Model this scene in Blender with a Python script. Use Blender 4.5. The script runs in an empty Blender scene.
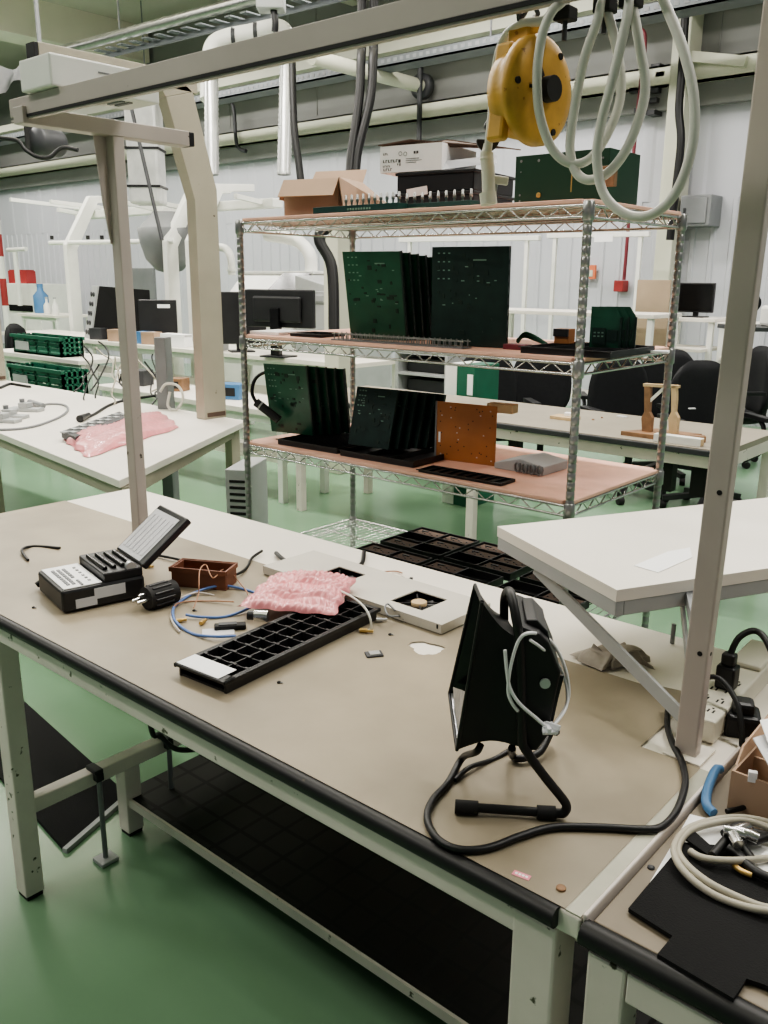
import bpy, math, random
from mathutils import Matrix, Vector
from mathutils import noise as mnoise
random.seed(7)
SC = bpy.context.scene
COL = SC.collection
# ------------------------------------------------------------------ camera
FPX, PITCH, ROLL, YAW = 872.16, 0.261832, 0.0079415, 0.712028
CAM = Vector((0, 0, 1.56))
_cp, _sp = math.cos(PITCH), math.sin(PITCH)
_fx, _fy = -math.sin(YAW), math.cos(YAW)
FWD = Vector((_fx*_cp, _fy*_cp, -_sp)); _r = Vector((_fy, -_fx, 0)); _u = Vector((_fx*_sp, _fy*_sp, _cp))
RGT = _r*math.cos(ROLL) + _u*math.sin(ROLL); UPV = _u*math.cos(ROLL) - _r*math.sin(ROLL)
def ray(x, y): return FWD + RGT*((x-384)/FPX) - UPV*((y-512)/FPX)
def _pl(x, y, i, v):
    d = ray(x, y); return CAM + d*((v-CAM[i])/d[i])
# a measured photo position turned into a point on a real plane of the room
def onx(x, y, v): return _pl(x, y, 0, v)
def ony(x, y, v): return _pl(x, y, 1, v)
def onz(x, y, v): return _pl(x, y, 2, v)
def dep(x, y, w): return CAM + ray(x, y)*w
cd = bpy.data.cameras.new('camera'); cam = bpy.data.objects.new('camera', cd); COL.objects.link(cam)
cd.sensor_fit = 'HORIZONTAL'; cd.sensor_width = 36; cd.lens = 36*FPX/768; cd.clip_start = .02; cd.clip_end = 200
cam.matrix_world = Matrix(((RGT.x, UPV.x, -FWD.x, 0), (RGT.y, UPV.y, -FWD.y, 0), (RGT.z, UPV.z, -FWD.z, CAM.z), (0, 0, 0, 1)))
SC.camera = cam
# ------------------------------------------------------------------ materials
def lin(c):
    return tuple((v/255/12.92 if v/255 <= .04045 else ((v/255+.055)/1.055)**2.4) for v in c) + (1,)
MATS = {}
def mat(name, rgb, rough=.5, metal=0, var=.06, scale=6, chips=0, chip=(70, 60, 45), bump=0, bscale=60, alpha=1, emit=0, trans=0, spots=None, coat=0):
    m = bpy.data.materials.new(name); m.use_nodes = True; nt = m.node_tree; N = nt.nodes; L = nt.links
    b = N['Principled BSDF']; b.inputs['Roughness'].default_value = rough; b.inputs['Metallic'].default_value = metal
    b.inputs['Transmission Weight'].default_value = trans
    b.inputs['Alpha'].default_value = alpha
    b.inputs['Coat Weight'].default_value = coat
    tc = N.new('ShaderNodeTexCoord')
    nz = N.new('ShaderNodeTexNoise'); nz.inputs['Scale'].default_value = scale; nz.inputs['Detail'].default_value = 6
    L.new(tc.outputs['Object'], nz.inputs['Vector'])
    rp = N.new('ShaderNodeValToRGB'); c = lin(rgb)
    rp.color_ramp.elements[0].position = .3; rp.color_ramp.elements[1].position = .7
    rp.color_ramp.elements[0].color = tuple(max(0, x*(1-var*1.6)) for x in c[:3]) + (1,)
    rp.color_ramp.elements[1].color = tuple(min(1, x*(1+var)) for x in c[:3]) + (1,)
    L.new(nz.outputs['Fac'], rp.inputs['Fac']); out = rp.outputs['Color']
    if chips or spots:
        n2 = N.new('ShaderNodeTexNoise'); n2.inputs['Scale'].default_value = spots or 28; n2.inputs['Detail'].default_value = 4
        L.new(tc.outputs['Object'], n2.inputs['Vector'])
        r2 = N.new('ShaderNodeValToRGB'); r2.color_ramp.elements[0].position = .73-chips*.1; r2.color_ramp.elements[1].position = .76-chips*.1
        L.new(n2.outputs['Fac'], r2.inputs['Fac'])
        mx = N.new('ShaderNodeMix'); mx.data_type = 'RGBA'
        L.new(r2.outputs['Color'], mx.inputs['Factor']); L.new(out, mx.inputs[6]); mx.inputs[7].default_value = lin(chip); out = mx.outputs[2]
    L.new(out, b.inputs['Base Color'])
    if emit:
        L.new(out, b.inputs['Emission Color']); b.inputs['Emission Strength'].default_value = emit
    if bump:
        n3 = N.new('ShaderNodeTexNoise'); n3.inputs['Scale'].default_value = bscale; n3.inputs['Detail'].default_value = 3
        L.new(tc.outputs['Object'], n3.inputs['Vector'])
        bp = N.new('ShaderNodeBump'); bp.inputs['Strength'].default_value = bump; bp.inputs['Distance'].default_value = .004
        L.new(n3.outputs['Fac'], bp.inputs['Height']); L.new(bp.outputs['Normal'], b.inputs['Normal'])
    MATS[name] = m; return m
def K(*names): return [MATS[n] for n in names]
mat('bench_paint', (226, 216, 208), .45, chips=.5, chip=(80, 78, 60), var=.07)
mat('post_paint', (188, 178, 171), .45, chips=.1, chip=(70, 64, 55), var=.04)
mat('column_paint', (172, 165, 149), .5, chips=.05, var=.04)
mat('white_paint', (236, 236, 230), .45, var=.03)
mat('laminate', (240, 234, 222), .35, var=.03, scale=3)
mat('laminate_white', (240, 234, 224), .4, var=.03, scale=3)
mat('esd_mat', (154, 143, 123), .45, var=.16, scale=3.2, chips=.25, chip=(138, 124, 102), spots=5)
mat('esd_mat_dull', (150, 142, 128), .5, var=.07, scale=4)
mat('side_mat_shaded', (132, 121, 104), .5, var=.14, scale=4)  # second bench's mat, its colour darkened for the shade lying near the main bench
mat('strip_paint', (184, 182, 166), .5, var=.1, scale=14, chips=.3, chip=(110, 104, 84))
mat('panel_grey', (208, 203, 192), .45, var=.04)
mat('black_trim', (24, 24, 25), .5, var=.2, chips=.12, chip=(88, 76, 60), spots=14)
mat('black_plastic', (35, 35, 37), .42, var=.15)
mat('black_gloss', (14, 14, 15), .22, var=.1)
mat('black_matte', (19, 19, 20), .95, var=.1, bump=.3, bscale=400)
mat('black_paint', (27, 26, 27), .48, var=.1)
mat('rubber', (34, 33, 33), .7, var=.1)
mat('dark_grey', (62, 63, 66), .5, var=.06)
mat('grey', (128, 130, 132), .5, var=.05)
mat('light_grey', (176, 178, 178), .5, var=.05)
mat('steel', (170, 170, 168), .32, .85, var=.08, scale=20)
mat('chrome', (205, 205, 203), .22, .95, var=.05)
mat('silver_flat', (205, 206, 206), .3, .5, var=.06)
mat('foil', (214, 214, 212), .4, .35, var=.12, scale=5, bump=1, bscale=12)
mat('gold', (205, 172, 108), .35, .6, var=.1)
mat('copper', (176, 134, 108), .45, .2, var=.1)
mat('pink_liner', (240, 192, 172), .7, var=.07, scale=9)
mat('pcb_green', (34, 82, 62), .3, var=.15, scale=14, coat=.2)
mat('pcb_dark', (24, 46, 40), .35, var=.2, scale=20)
mat('pcb_edge', (24, 44, 36), .5)
mat('pcb_mark', (116, 148, 132), .6)
mat('pcb_orange', (172, 112, 64), .5, var=.08, scale=10)
mat('green_panel', (22, 60, 40), .42, var=.1)
mat('teal_bar', (22, 62, 58), .4, var=.1)
mat('crate_green', (34, 98, 76), .45, var=.1)
mat('cardboard', (168, 142, 120), .8, var=.05, bump=.15)
mat('cardboard_inner', (190, 162, 138), .8, var=.05)
mat('cardboard_dark', (92, 74, 64), .8, var=.1)
mat('paper', (248, 248, 248), .7, var=.015)
mat('paper_grey', (205, 205, 208), .7, var=.03)
mat('ink', (60, 58, 58), .7)
mat('wood', (140, 108, 80), .6, var=.2, scale=18)
mat('wood_pale', (202, 176, 138), .6, var=.1, scale=14)
mat('brown_bin', (128, 82, 62), .55, var=.08)
mat('yellow', (206, 160, 76), .45, var=.12, scale=30, chips=.7, chip=(160, 112, 52), spots=75)
mat('hose_white', (216, 214, 205), .4, var=.03)
mat('blue_cable', (98, 128, 186), .4)
mat('blue_plastic', (78, 124, 168), .5)
mat('cable_grey', (176, 170, 154), .5, var=.03)
mat('cable_black', (22, 22, 23), .45)
mat('cable_pale', (206, 198, 190), .5)
mat('pink_bag', (240, 158, 162), .28, var=.08, scale=25, alpha=.96, coat=.4)
mat('pink_label', (240, 150, 165), .5)
mat('rag', (168, 160, 148), .9, var=.18, scale=20)
mat('white_plastic', (222, 218, 202), .4, var=.03)
mat('screen', (9, 10, 12), .25, var=.05)
mat('fabric_black', (25, 26, 30), .85, var=.12, scale=40)
mat('wall_white', (198, 199, 206), .55, var=.025, scale=1.2)
mat('wall_grey', (134, 135, 132), .6, var=.05, scale=1.0)
mat('beam_cream', (208, 208, 190), .55, var=.04, scale=2)
mat('ceiling_paint', (196, 194, 182), .7, var=.06, scale=.8)
mat('soffit', (226, 220, 206), .7, var=.04, scale=1)
mat('tray_metal', (112, 117, 120), .45, .4, var=.06)
mat('red', (160, 58, 58), .5, var=.05)
mat('red_pipe', (120, 48, 58), .5, var=.1)
mat('orange_sign', (216, 120, 84), .5)
mat('tan_board', (164, 146, 124), .6, var=.07, scale=3)
mat('shelf_black', (11, 11, 11), .45, var=.12, scale=9)
mat('pot', (84, 100, 84), .5)
mat('tape_white', (235, 235, 238), .6)
def floor_mat():
    m = mat('floor_epoxy', (120, 153, 123), .2, var=.05, scale=1.3, bump=.05, bscale=14)
    return m
floor_mat()
# reflective lamp inside, clear tape
mat('mirror', (170, 170, 174), .28, .75, var=.1, scale=40, bump=.6, bscale=90)
mat('clear_tie', (240, 240, 240), .3, var=.02)
# black shelf top printed with a faint grid of squares
def grid_mat():
    m = MATS['shelf_black']; nt = m.node_tree; N = nt.nodes; L = nt.links; b = N['Principled BSDF']
    tc = N.new('ShaderNodeTexCoord'); br = N.new('ShaderNodeTexBrick'); br.offset = 0; br.inputs['Scale'].default_value = 1
    br.inputs['Brick Width'].default_value = .085; br.inputs['Row Height'].default_value = .085; br.inputs['Mortar Size'].default_value = .006
    br.inputs['Color1'].default_value = (.46, .46, .46, 1); br.inputs['Color2'].default_value = (.42, .42, .42, 1); br.inputs['Mortar'].default_value = (.6, .6, .6, 1)
    L.new(tc.outputs['Object'], br.inputs['Vector'])
    L.new(br.outputs['Color'], b.inputs['Roughness']); b.inputs['Specular IOR Level'].default_value = .3
grid_mat()
# ------------------------------------------------------------------ mesh builder
INV = {}
class MB:
    def __init__(s): s.v = []; s.f = []; s.m = []; s.s = []; s.T = Matrix()
    def at(s, loc=(0, 0, 0), yaw=0, rx=0, ry=0):
        s.T = Matrix.Translation(Vector(loc)) @ Matrix.Rotation(yaw, 4, 'Z') @ Matrix.Rotation(rx, 4, 'X') @ Matrix.Rotation(ry, 4, 'Y'); return s
    def add(s, vs, fs, m=0, smooth=False):
        o = len(s.v); s.v += [s.T @ Vector(p) for p in vs]
        for f in fs: s.f.append([i+o for i in f]); s.m.append(m); s.s.append(smooth)
        return s
    def box(s, x0, x1, y0, y1, z0, z1, m=0):
        return s.add([(x0,y0,z0),(x1,y0,z0),(x1,y1,z0),(x0,y1,z0),(x0,y0,z1),(x1,y0,z1),(x1,y1,z1),(x0,y1,z1)],
            [(0,3,2,1),(4,5,6,7),(0,1,5,4),(1,2,6,5),(2,3,7,6),(3,0,4,7)], m)
    def hexa(s, b, t, m=0):      # bottom quad, top quad
        return s.add(list(b)+list(t), [(3,2,1,0),(4,5,6,7),(0,1,5,4),(1,2,6,5),(2,3,7,6),(3,0,4,7)], m)
    def beam(s, p0, p1, w, h, m=0, up=(0, 0, 1)):
        p0 = Vector(p0); p1 = Vector(p1); d = (p1-p0).normalized(); up = Vector(up)
        a = d.cross(up)
        if a.length < 1e-4: a = d.cross(Vector((0, 1, 0)))
        a.normalize(); b = a.cross(d).normalized(); a *= w/2; b *= h/2
        return s.add([p0-a-b, p0+a-b, p0+a+b, p0-a+b, p1-a-b, p1+a-b, p1+a+b, p1-a+b],
            [(0,1,2,3),(7,6,5,4),(4,5,1,0),(5,6,2,1),(6,7,3,2),(7,4,0,3)], m)
    def tube(s, pts, r, n=8, m=0, closed=False, r1=None):
        pts = [Vector(p) for p in pts]; k = len(pts); vs = []; fs = []
        prev = None
        for i, p in enumerate(pts):
            if closed: d = pts[(i+1) % k]-pts[i-1]
            else: d = pts[min(i+1, k-1)]-pts[max(i-1, 0)]
            d = d.normalized() if d.length > 1e-9 else Vector((0, 0, 1))
            if prev is None:
                a = d.cross(Vector((0, 0, 1)))
                if a.length < .1: a = d.cross(Vector((1, 0, 0)))
            else: a = prev - d*prev.dot(d)
            a.normalize(); prev = a; b = d.cross(a)
            rr = r if r1 is None else r+(r1-r)*i/(k-1)
            for j in range(n):
                t = 2*math.pi*j/n; vs.append(p+(a*math.cos(t)+b*math.sin(t))*rr)
        for i in range(k if closed else k-1):
            for j in range(n):
                i2 = (i+1) % k
                fs.append((i*n+j, i*n+(j+1) % n, i2*n+(j+1) % n, i2*n+j))
        s.add(vs, fs, m, True)
        if not closed:
            s.add([vs[j] for j in range(n)], [tuple(reversed(range(n)))], m); s.add([vs[(k-1)*n+j] for j in range(n)], [tuple(range(n))], m)
        return s
    def cyl(s, p0, p1, r, n=16, m=0, r1=None): return s.tube([p0, p1], r, n, m, False, r1)
    def lathe(s, prof, n=20, m=0, smooth=True):   # profile of (radius, z) about local z
        vs = []; fs = []; k = len(prof)
        for (r, z) in prof:
            for j in range(n):
                t = 2*math.pi*j/n; vs.append((r*math.cos(t), r*math.sin(t), z))
        for i in range(k-1):
            for j in range(n): fs.append((i*n+j, i*n+(j+1) % n, (i+1)*n+(j+1) % n, (i+1)*n+j))
        s.add(vs, fs, m, smooth)
        if prof[0][0] > 1e-6: s.add(vs[:n], [tuple(reversed(range(n)))], m)
        if prof[-1][0] > 1e-6: s.add(vs[-n:], [tuple(range(n))], m)
        return s
    def prism(s, poly, z0, z1, m=0):
        n = len(poly)
        if sum(poly[i][0]*poly[(i+1) % n][1]-poly[(i+1) % n][0]*poly[i][1] for i in range(n)) < 0: poly = poly[::-1]
        vs = [(p[0], p[1], z0) for p in poly]+[(p[0], p[1], z1) for p in poly]
        fs = [tuple(reversed(range(n))), tuple(range(n, 2*n))]+[(i, (i+1) % n, n+(i+1) % n, n+i) for i in range(n)]
        return s.add(vs, fs, m)
    def slab(s, pts, off, m=0):      # any flat polygon given as 3D points, thickened by a vector
        n = len(pts); off = Vector(off); pts = [Vector(p) for p in pts]
        vs = pts+[p+off for p in pts]
        return s.add(vs, [tuple(reversed(range(n))), tuple(range(n, 2*n))]+[(i, (i+1) % n, n+(i+1) % n, n+i) for i in range(n)], m)
    def sheet(s, fn, nu, nv, m=0, smooth=True):
        vs = [fn(i/nu, j/nv) for j in range(nv+1) for i in range(nu+1)]
        fs = [(j*(nu+1)+i, j*(nu+1)+i+1, (j+1)*(nu+1)+i+1, (j+1)*(nu+1)+i) for j in range(nv) for i in range(nu)]
        return s.add(vs, fs, m, smooth)
    def build(s, name, mats, parent=None, bevel=0, world=True):
        me = bpy.data.meshes.new(name)
        inv = INV.get(parent, Matrix()) if (parent and world) else Matrix()
        me.from_pydata([tuple(inv @ p) for p in s.v], [], s.f); me.update()
        if isinstance(mats, str): mats = [mats]
        for q in mats: me.materials.append(MATS[q])
        for p, mi, sm in zip(me.polygons, s.m, s.s): p.material_index = mi; p.use_smooth = sm
        o = bpy.data.objects.new(name, me); COL.objects.link(o)
        if parent: o.parent = parent; INV[o] = INV.get(parent, Matrix())
        if bevel:
            b = o.modifiers.new('bevel', 'BEVEL'); b.width = bevel; b.segments = 2; b.limit_method = 'ANGLE'; b.angle_limit = .6
        return o
def tag(o, label=None, cat=None, group=None, kind=None):
    if label: o['label'] = label
    if cat: o['category'] = cat
    if group: o['group'] = group
    if kind: o['kind'] = kind
    return o
def thing(name, label, cat, loc=(0, 0, 0), yaw=0, group=None):
    o = bpy.data.objects.new(name, None); COL.objects.link(o); o.location = loc; o.rotation_euler = (0, 0, yaw)
    o.empty_display_size = .1
    INV[o] = (Matrix.Translation(Vector(loc)) @ Matrix.Rotation(yaw, 4, 'Z')).inverted()
    return tag(o, label, cat, group)
def dup(root, loc, yaw=0, label=None, group=None, scale=None):
    r = root.copy(); COL.objects.link(r); r.location = loc; r.rotation_euler = (0, 0, yaw)
    if scale: r.scale = (scale,)*3
    if label: r['label'] = label
    if group: r['group'] = group
    for ch in list(root.children):
        c = ch.copy(); COL.objects.link(c); c.parent = r
        for g in list(ch.children):
            d = g.copy(); COL.objects.link(d); d.parent = c
    return r
def struct(o): return tag(o, kind='structure')
def spl(pts, k=6, closed=False):
    P = [Vector(p) for p in pts]; n = len(P); out = []
    rng = range(n) if closed else range(n-1)
    for i in rng:
        if closed: a, b, c, d = P[i-1], P[i], P[(i+1) % n], P[(i+2) % n]
        else: a, b, c, d = P[max(i-1, 0)], P[i], P[i+1], P[min(i+2, n-1)]
        for j in range(k):
            t = j/k
            out.append(.5*((2*b)+(c-a)*t+(2*a-5*b+4*c-d)*t*t+(3*b-a-3*c+d)*t**3))
    if not closed: out.append(P[-1])
    return out
def cable(name, label, cat, pts, r, m, parent=None, n=8, k=6, group=None, closed=False):
    o = MB().tube(spl(pts, k, closed), r, n, 0, closed).build(name, m, parent)
    if label: tag(o, label, cat, group)
    return o
def vary(p, *a): return Vector(p)+Vector(a)
# ------------------------------------------------------------------ room shell
WY = 10.0; CZ = 5.7
struct(MB().box(-30, 6, -6, WY+.3, -.2, 0).build('floor', 'floor_epoxy'))
zsp = ony(50, 233, WY).z
mb = MB()
for (za_, zb_2, pitch, dd) in ((0, zsp, .22, .018), (zsp, 3.75, .62, .012)):
    x = -30; prof = []; vs = []
    while x < 6: prof += [(x, 0), (x+pitch*.62, 0), (x+pitch*.68, -dd), (x+pitch*.88, -dd), (x+pitch*.94, 0)]; x += pitch
    for (qx, qd) in prof: vs += [(qx, WY+qd, za_), (qx, WY+qd, zb_2)]
    mb.add(vs, [(2*i, 2*i+2, 2*i+3, 2*i+1) for i in range(len(prof)-1)], 0)
mb.box(-30, 6, WY+.001, WY+.2, 0, 3.75)
struct(mb.build('wall_back', 'wall_white'))
mb = MB().box(-30, 6, WY-.02, WY+.2, 3.75, CZ)
for k in range(18): mb.box(-30+k*2.0, -29.985+k*2.0, WY-.032, WY-.02, 3.9, CZ)
struct(mb.build('wall_back_upper', 'wall_grey'))
struct(MB().box(-30, -29.8, -6, WY, 0, CZ).build('wall_left', 'wall_white'))
struct(MB().box(-30, 6, -6, WY+.3, CZ, CZ+.2).build('ceiling', 'ceiling_paint'))
# horizontal girt along the wall
zb = ony(330, 117, WY-.2).z; za = ony(330, 133, WY-.2).z
mb = MB().box(-30, 6, WY-.22, WY-.16, za, zb).box(-30, 6, WY-.22, WY-.03, zb-.02, zb).box(-30, 6, WY-.22, WY-.03, za, za+.02)
struct(mb.build('trim_1', 'beam_cream'))
struct(MB().box(-30, 6, WY-.14, WY-.03, za-.22, za).build('trim_7', 'wall_grey'))
# wall column
p0 = ony(659, 200, WY-.35); p1 = ony(676, 200, WY-.35)
struct(MB().box(p0.x, p1.x, WY-.35, WY-.04, 0, CZ).build('trim_2', 'beam_cream', bevel=.01))
# bolts plate
# cream beam high along the wall, in front of the grey upper wall
a = ony(486, 22, 9.3); b = ony(486, 33, 9.3)
struct(MB().box(-30, 6, 9.25, 9.4, b.z, a.z).build('trim_3', 'beam_cream'))
# deep soffit beam upper left, running across the hall
a = onx(0, 30, -14); b = onx(0, 2, -14)
struct(MB().box(-14.6, -14, 3.5, 9.9, a.z, CZ).build('trim_4', 'soffit'))
a = onx(300, 40, -9)
struct(MB().box(-9.2, -9, 1.0, 9.9, 5.2, CZ).build('trim_5', 'ceiling_paint'))
struct(MB().box(-30, 6, 6.0, 6.2, 5.1, CZ).build('trim_6', 'ceiling_paint'))
# perforated cable tray hung along the wall
a = ony(486, 34, 8.8); b = ony(486, 47, 8.8)
t = thing('cable_tray', 'long grey perforated metal cable tray running high along the back wall', 'cable tray', (-10, 8.9, b.z))
mb = MB().box(-28, 3, 8.8, 9.1, b.z, b.z+.02).box(-28, 3, 8.8, 8.82, b.z, a.z-.03)
mb.build('tray_channel', 'tray_metal', t)
mb = MB()
for k in range(310): mb.box(-28+k*.1, -27.95+k*.1, 8.796, 8.80, a.z-.09, a.z-.05)
tag(mb.build('perforation', 'grey', t), kind='stuff')
mb = MB()
for k in range(9): mb.cyl((-26+k*3.3, 8.95, a.z-.02), (-26+k*3.3, 8.95, CZ), .012, 6)
mb.build('hanger_rod', 'grey', t)
# silver conduit ladder, upper left
p = ony(75, 47, 6.6); q = ony(250, 0, 6.6)
d = (q-p).normalized()
t = thing('conduit_ladder', 'shiny silver conduit with slotted tray under it, high at upper left', 'conduit', tuple(p))
MB().cyl(p-d*.3, q+d*6, .06, 12).build('conduit', 'steel', t)
mb = MB()
for k in range(26):
    c = p+d*(.5+k*.25); mb.beam(c+Vector((0, -.02, -.1)), c+Vector((0, .18, -.1)), .10, .012)
mb.beam(p+Vector((0, .14, -.14)), q+d*6+Vector((0, .14, -.14)), .02, .05); mb.build('slotted_tray', 'tray_metal', t)
mb = MB()
for k in range(4): c = p+d*(1+k*2.2); mb.cyl(c, (c.x, c.y, CZ), .012, 6)
mb.build('hanger_rod', 'grey', t)
# second thin conduit behind it
def wallpipe(name, label, cat, pts, r, m): return cable(name, label, cat, pts, r, m, k=4)
# pipe crossing to the wall with a dark collar
e = ony(428, 88, WY-.05); s_ = onx(330, 57, e.x)
t = thing('cross_pipe', 'pale pipe running into the back wall above the white carton', 'pipe', tuple(e))
MB().cyl((e.x, e.y, e.z), (e.x, s_.y-.3, e.z), .085, 14).build('pipe', 'beam_cream', t)
MB().at((e.x, e.y-.12, e.z), 0, math.pi/2).lathe([(.1, -.05), (.16, -.05), (.16, .05), (.1, .05)], 18).build('collar', 'dark_grey', t)
p = ony(421, 20, WY-.3); q = ony(420, 190, WY-.3)
tag(MB().cyl((p.x, p.y, CZ), (p.x, p.y, q.z), .035, 8).build('drop_rod', 'dark_grey'), 'straight dark conduit dropping down the wall through the pipe collar', 'conduit')
# black cable pair
for i, (a, b, lab) in enumerate(((361, 352, 'left one of two thick black cables dropping behind the open carton'), (373, 358, 'right one of two thick black cables dropping behind the open carton'))):
    w = 6.0
    top = dep(a, -6, w); top = Vector((top.x, top.y, CZ))
    cable('drop_cable', lab, 'cable', [top, dep(a+1, 0, w), dep(a, 60, w), dep(a-3 if i else a-2, 100, w), dep(b, 150, w), dep(b-4, 180, w), dep(b-20+i*4, 215, w), dep(318+i*3, 238, w), dep(331+i*2, 268, w), dep(333+i*2, 330, w)], .032, 'cable_black')
# thin strap at left of them
cable('drop_cable', 'short dark cable slanting down beside the right silver hose', 'cable', [dep(292, 60, 7), dep(294, 125, 7), dep(299, 165, 7), dep(303, 200, 7)], .03, 'cable_black')
# conduit hook on wall, left
cable('wall_conduit', 'bent black conduit hooking down the wall right of the left silver hose', 'conduit', [ony(200, 96, 9.7), ony(224, 98, 9.7), ony(233, 106, 9.7), ony(236, 140, 9.7), ony(240, 149, 9.7), ony(246, 151, 9.7)], .03, 'dark_grey')
# red conduit near column
t = thing('alarm_conduit', 'thin dark red conduit running down the wall to a small red box', 'conduit', tuple(ony(640, 30, 9.75)))
mb = MB().tube(spl([ony(634, 28, 9.7), ony(641, 29, 9.7), ony(645, 36, 9.7), ony(644, 60, 9.7), ony(641, 80, 9.7), ony(634, 150, 9.7), ony(630, 205, 9.7), ony(624, 280, 9.7)], 4), .02, 6)
mb.build('conduit', 'red_pipe', t)
p = ony(620, 286, 9.9); MB().box(p.x-.06, p.x+.06, 9.85, 9.999, p.z-.065, p.z+.065).build('call_point', 'red', t, .01)
cable('wall_cable', 'thick black cable running down the wall column', 'cable', [ony(687, -8, 9.5), ony(685, 20, 9.5), ony(682, 70, 9.5), ony(679, 110, 9.5), ony(681, 140, 9.5), ony(677, 180, 9.5), ony(673, 212, 9.5), ony(670, 240, 9.5)], .045, 'cable_black')
# brace strut right of column
p = ony(683, 56, 9.75); q = ony(747, 62, 9.75)
tag(MB().beam(p, q, .1, .1).build('girt_brace', 'beam_cream'), 'pale brace strut on the wall beam right of the column', 'brace')
# loose mounting hardware around the column
mb = MB()
for (a, b) in ((655, 66), (660, 74), (636, 75), (633, 90), (652, 100), (650, 112), (654, 90), (638, 110)):
    c = ony(a, b, 9.78); mb.box(c.x-.05, c.x+.05, c.y, c.y+.2, c.z-.025, c.z+.025)
tag(mb.build('wire_clamp_remains', 'dark_grey'), 'scattered dark clamps and wire ends on wall left of column', 'hardware', kind='stuff')
# grey electrical box
p = ony(688, 228, 9.95); q = ony(717, 196, 9.95)
t = thing('electrical_box', 'grey metal electrical cabinet mounted on the white back wall', 'electrical box', (p.x, 9.9, p.z))
MB().box(p.x, q.x+.05, 9.68, 9.999, p.z, q.z).build('enclosure', 'grey', t, .012)
MB().box(p.x+.03, q.x+.01, 9.665, 9.68, p.z+.03, q.z-.03).build('door', 'grey', t, .006)
MB().box(p.x+.05, p.x+.075, 9.655, 9.668, (p.z+q.z)/2-.05, (p.z+q.z)/2+.03).build('latch', 'dark_grey', t)
# hydrant sign
p = ony(585, 279, 9.93); q = ony(596, 265, 9.93)
t = thing('wall_sign', 'small square orange and red sign on back wall above the white counter', 'sign', (p.x, 9.93, p.z))
MB().box(p.x, q.x, 9.92, 9.95, p.z, q.z).build('plate', 'orange_sign', t)
MB().box(p.x+.03, q.x-.03, 9.912, 9.92, p.z+.03, q.z-.06).build('symbol', 'beam_cream', t)
# ducts: foil-wrapped duct and hood, left
W9 = 9.4
c0 = dep(149, 205, W9); 
t = thing('foil_duct', 'foil wrapped vertical duct with black straps behind the left uprights', 'duct', (c0.x, c0.y, c0.z))
top = dep(149, 118, W9)
mb = MB().at((c0.x, c0.y, 0), YAW)
mb.box(-.165, .165, -.17, .17, c0.z, dep(149, 92, W9).z); mb.build('duct', 'foil', t, .03)
for yy in (152, 188):
    z = dep(149, yy, W9).z; MB().at((c0.x, c0.y, 0), YAW).box(-.175, .175, -.18, .18, z-.012, z+.012).build('strap', 'black_plastic', t)
    
p = dep(133, 115, 8.3); q = dep(162, 240, 8.3)
tag(MB().tube([dep(127, 90, 8.3), p, q], .02, 6).build('tie_rod', 'dark_grey'), 'thin dark rod slanting across the foil wrapped duct', 'rod')
hc = dep(168, 238, 10.6)
t = thing('exhaust_hood', 'grey bowl shaped exhaust hood below the foil wrapped duct', 'hood', tuple(hc))
mb = MB().at(tuple(hc)); mb.lathe([(.02, -.42), (.16, -.38), (.28, -.25), (.34, -.05), (.36, .1), (.33, .12), (.2, .26), (.17, .3)], 22)
mb.build('bowl', 'grey', t)
# elbow duct and two silver hoses
w = 8.0
cable('elbow_duct', 'white insulated duct bending down near the ceiling left of centre', 'duct', [dep(208, 100, w), dep(209, 66, w), dep(213, 46, w), dep(226, 38, w), dep(250, 33, w), dep(272, 28, w), dep(283, 30, w), dep(287, 40, w), dep(287, 66, w)], .075, 'white_paint', n=12)
mb = MB()
for (a, b) in ((234, 37), (256, 32), (276, 28)):
    c = dep(a, b, w); d = RGT; mb.tube([c-d*.018, c+d*.018], .082, 12)
tag(mb.build('duct_strap', 'dark_grey'), 'dark straps around the white insulated elbow duct', 'strap')
for (x0, y0, x1, y1, lab) in ((211, 62, 212, 175, 'left one of two silver flexible hoses dropping from the elbow duct'), (287, 55, 284, 175, 'right one of two silver flexible hoses dropping beside the carton')):
    p = dep(x0, y0, w-.05); q = dep(x1, y1, w-.05); q = dep(x1, y1, w-.05); d = q-p
    mb = MB(); n = 46; pts = []
    vs = []; fs = []
    for i in range(n+1):
        c = p+d*(i/n); r = .062+(.006 if i % 2 else 0)
        for j in range(12):
            tt = 2*math.pi*j/12; vs.append((c.x+r*math.cos(tt), c.y+r*math.sin(tt), c.z))
    for i in range(n):
        for j in range(12): fs.append((i*12+j, i*12+(j+1) % 12, (i+1)*12+(j+1) % 12, (i+1)*12+j))
    mb.add(vs, fs, 0, True); tag(mb.build('flexible_hose', 'silver_flat'), lab, 'hose')
c = dep(271, 2, 7.6)
t = thing('junction_box', 'grey metal junction box near the ceiling above the elbow duct', 'junction box', tuple(c))
MB().at(tuple(c), YAW).box(-.12, .12, -.1, .1, -.07, .1).build('enclosure', 'light_grey', t, .01)
MB().tube(spl([c+Vector((.03, 0, -.07)), c+Vector((.05, 0, -.16)), c+Vector((.04, 0, -.24))], 4), .03, 8).build('cable_gland', 'black_plastic', t)
MB().cyl(c+Vector((0, 0, .1)), (c.x, c.y, CZ), .02, 6).build('hanger_rod', 'grey', t)
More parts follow.
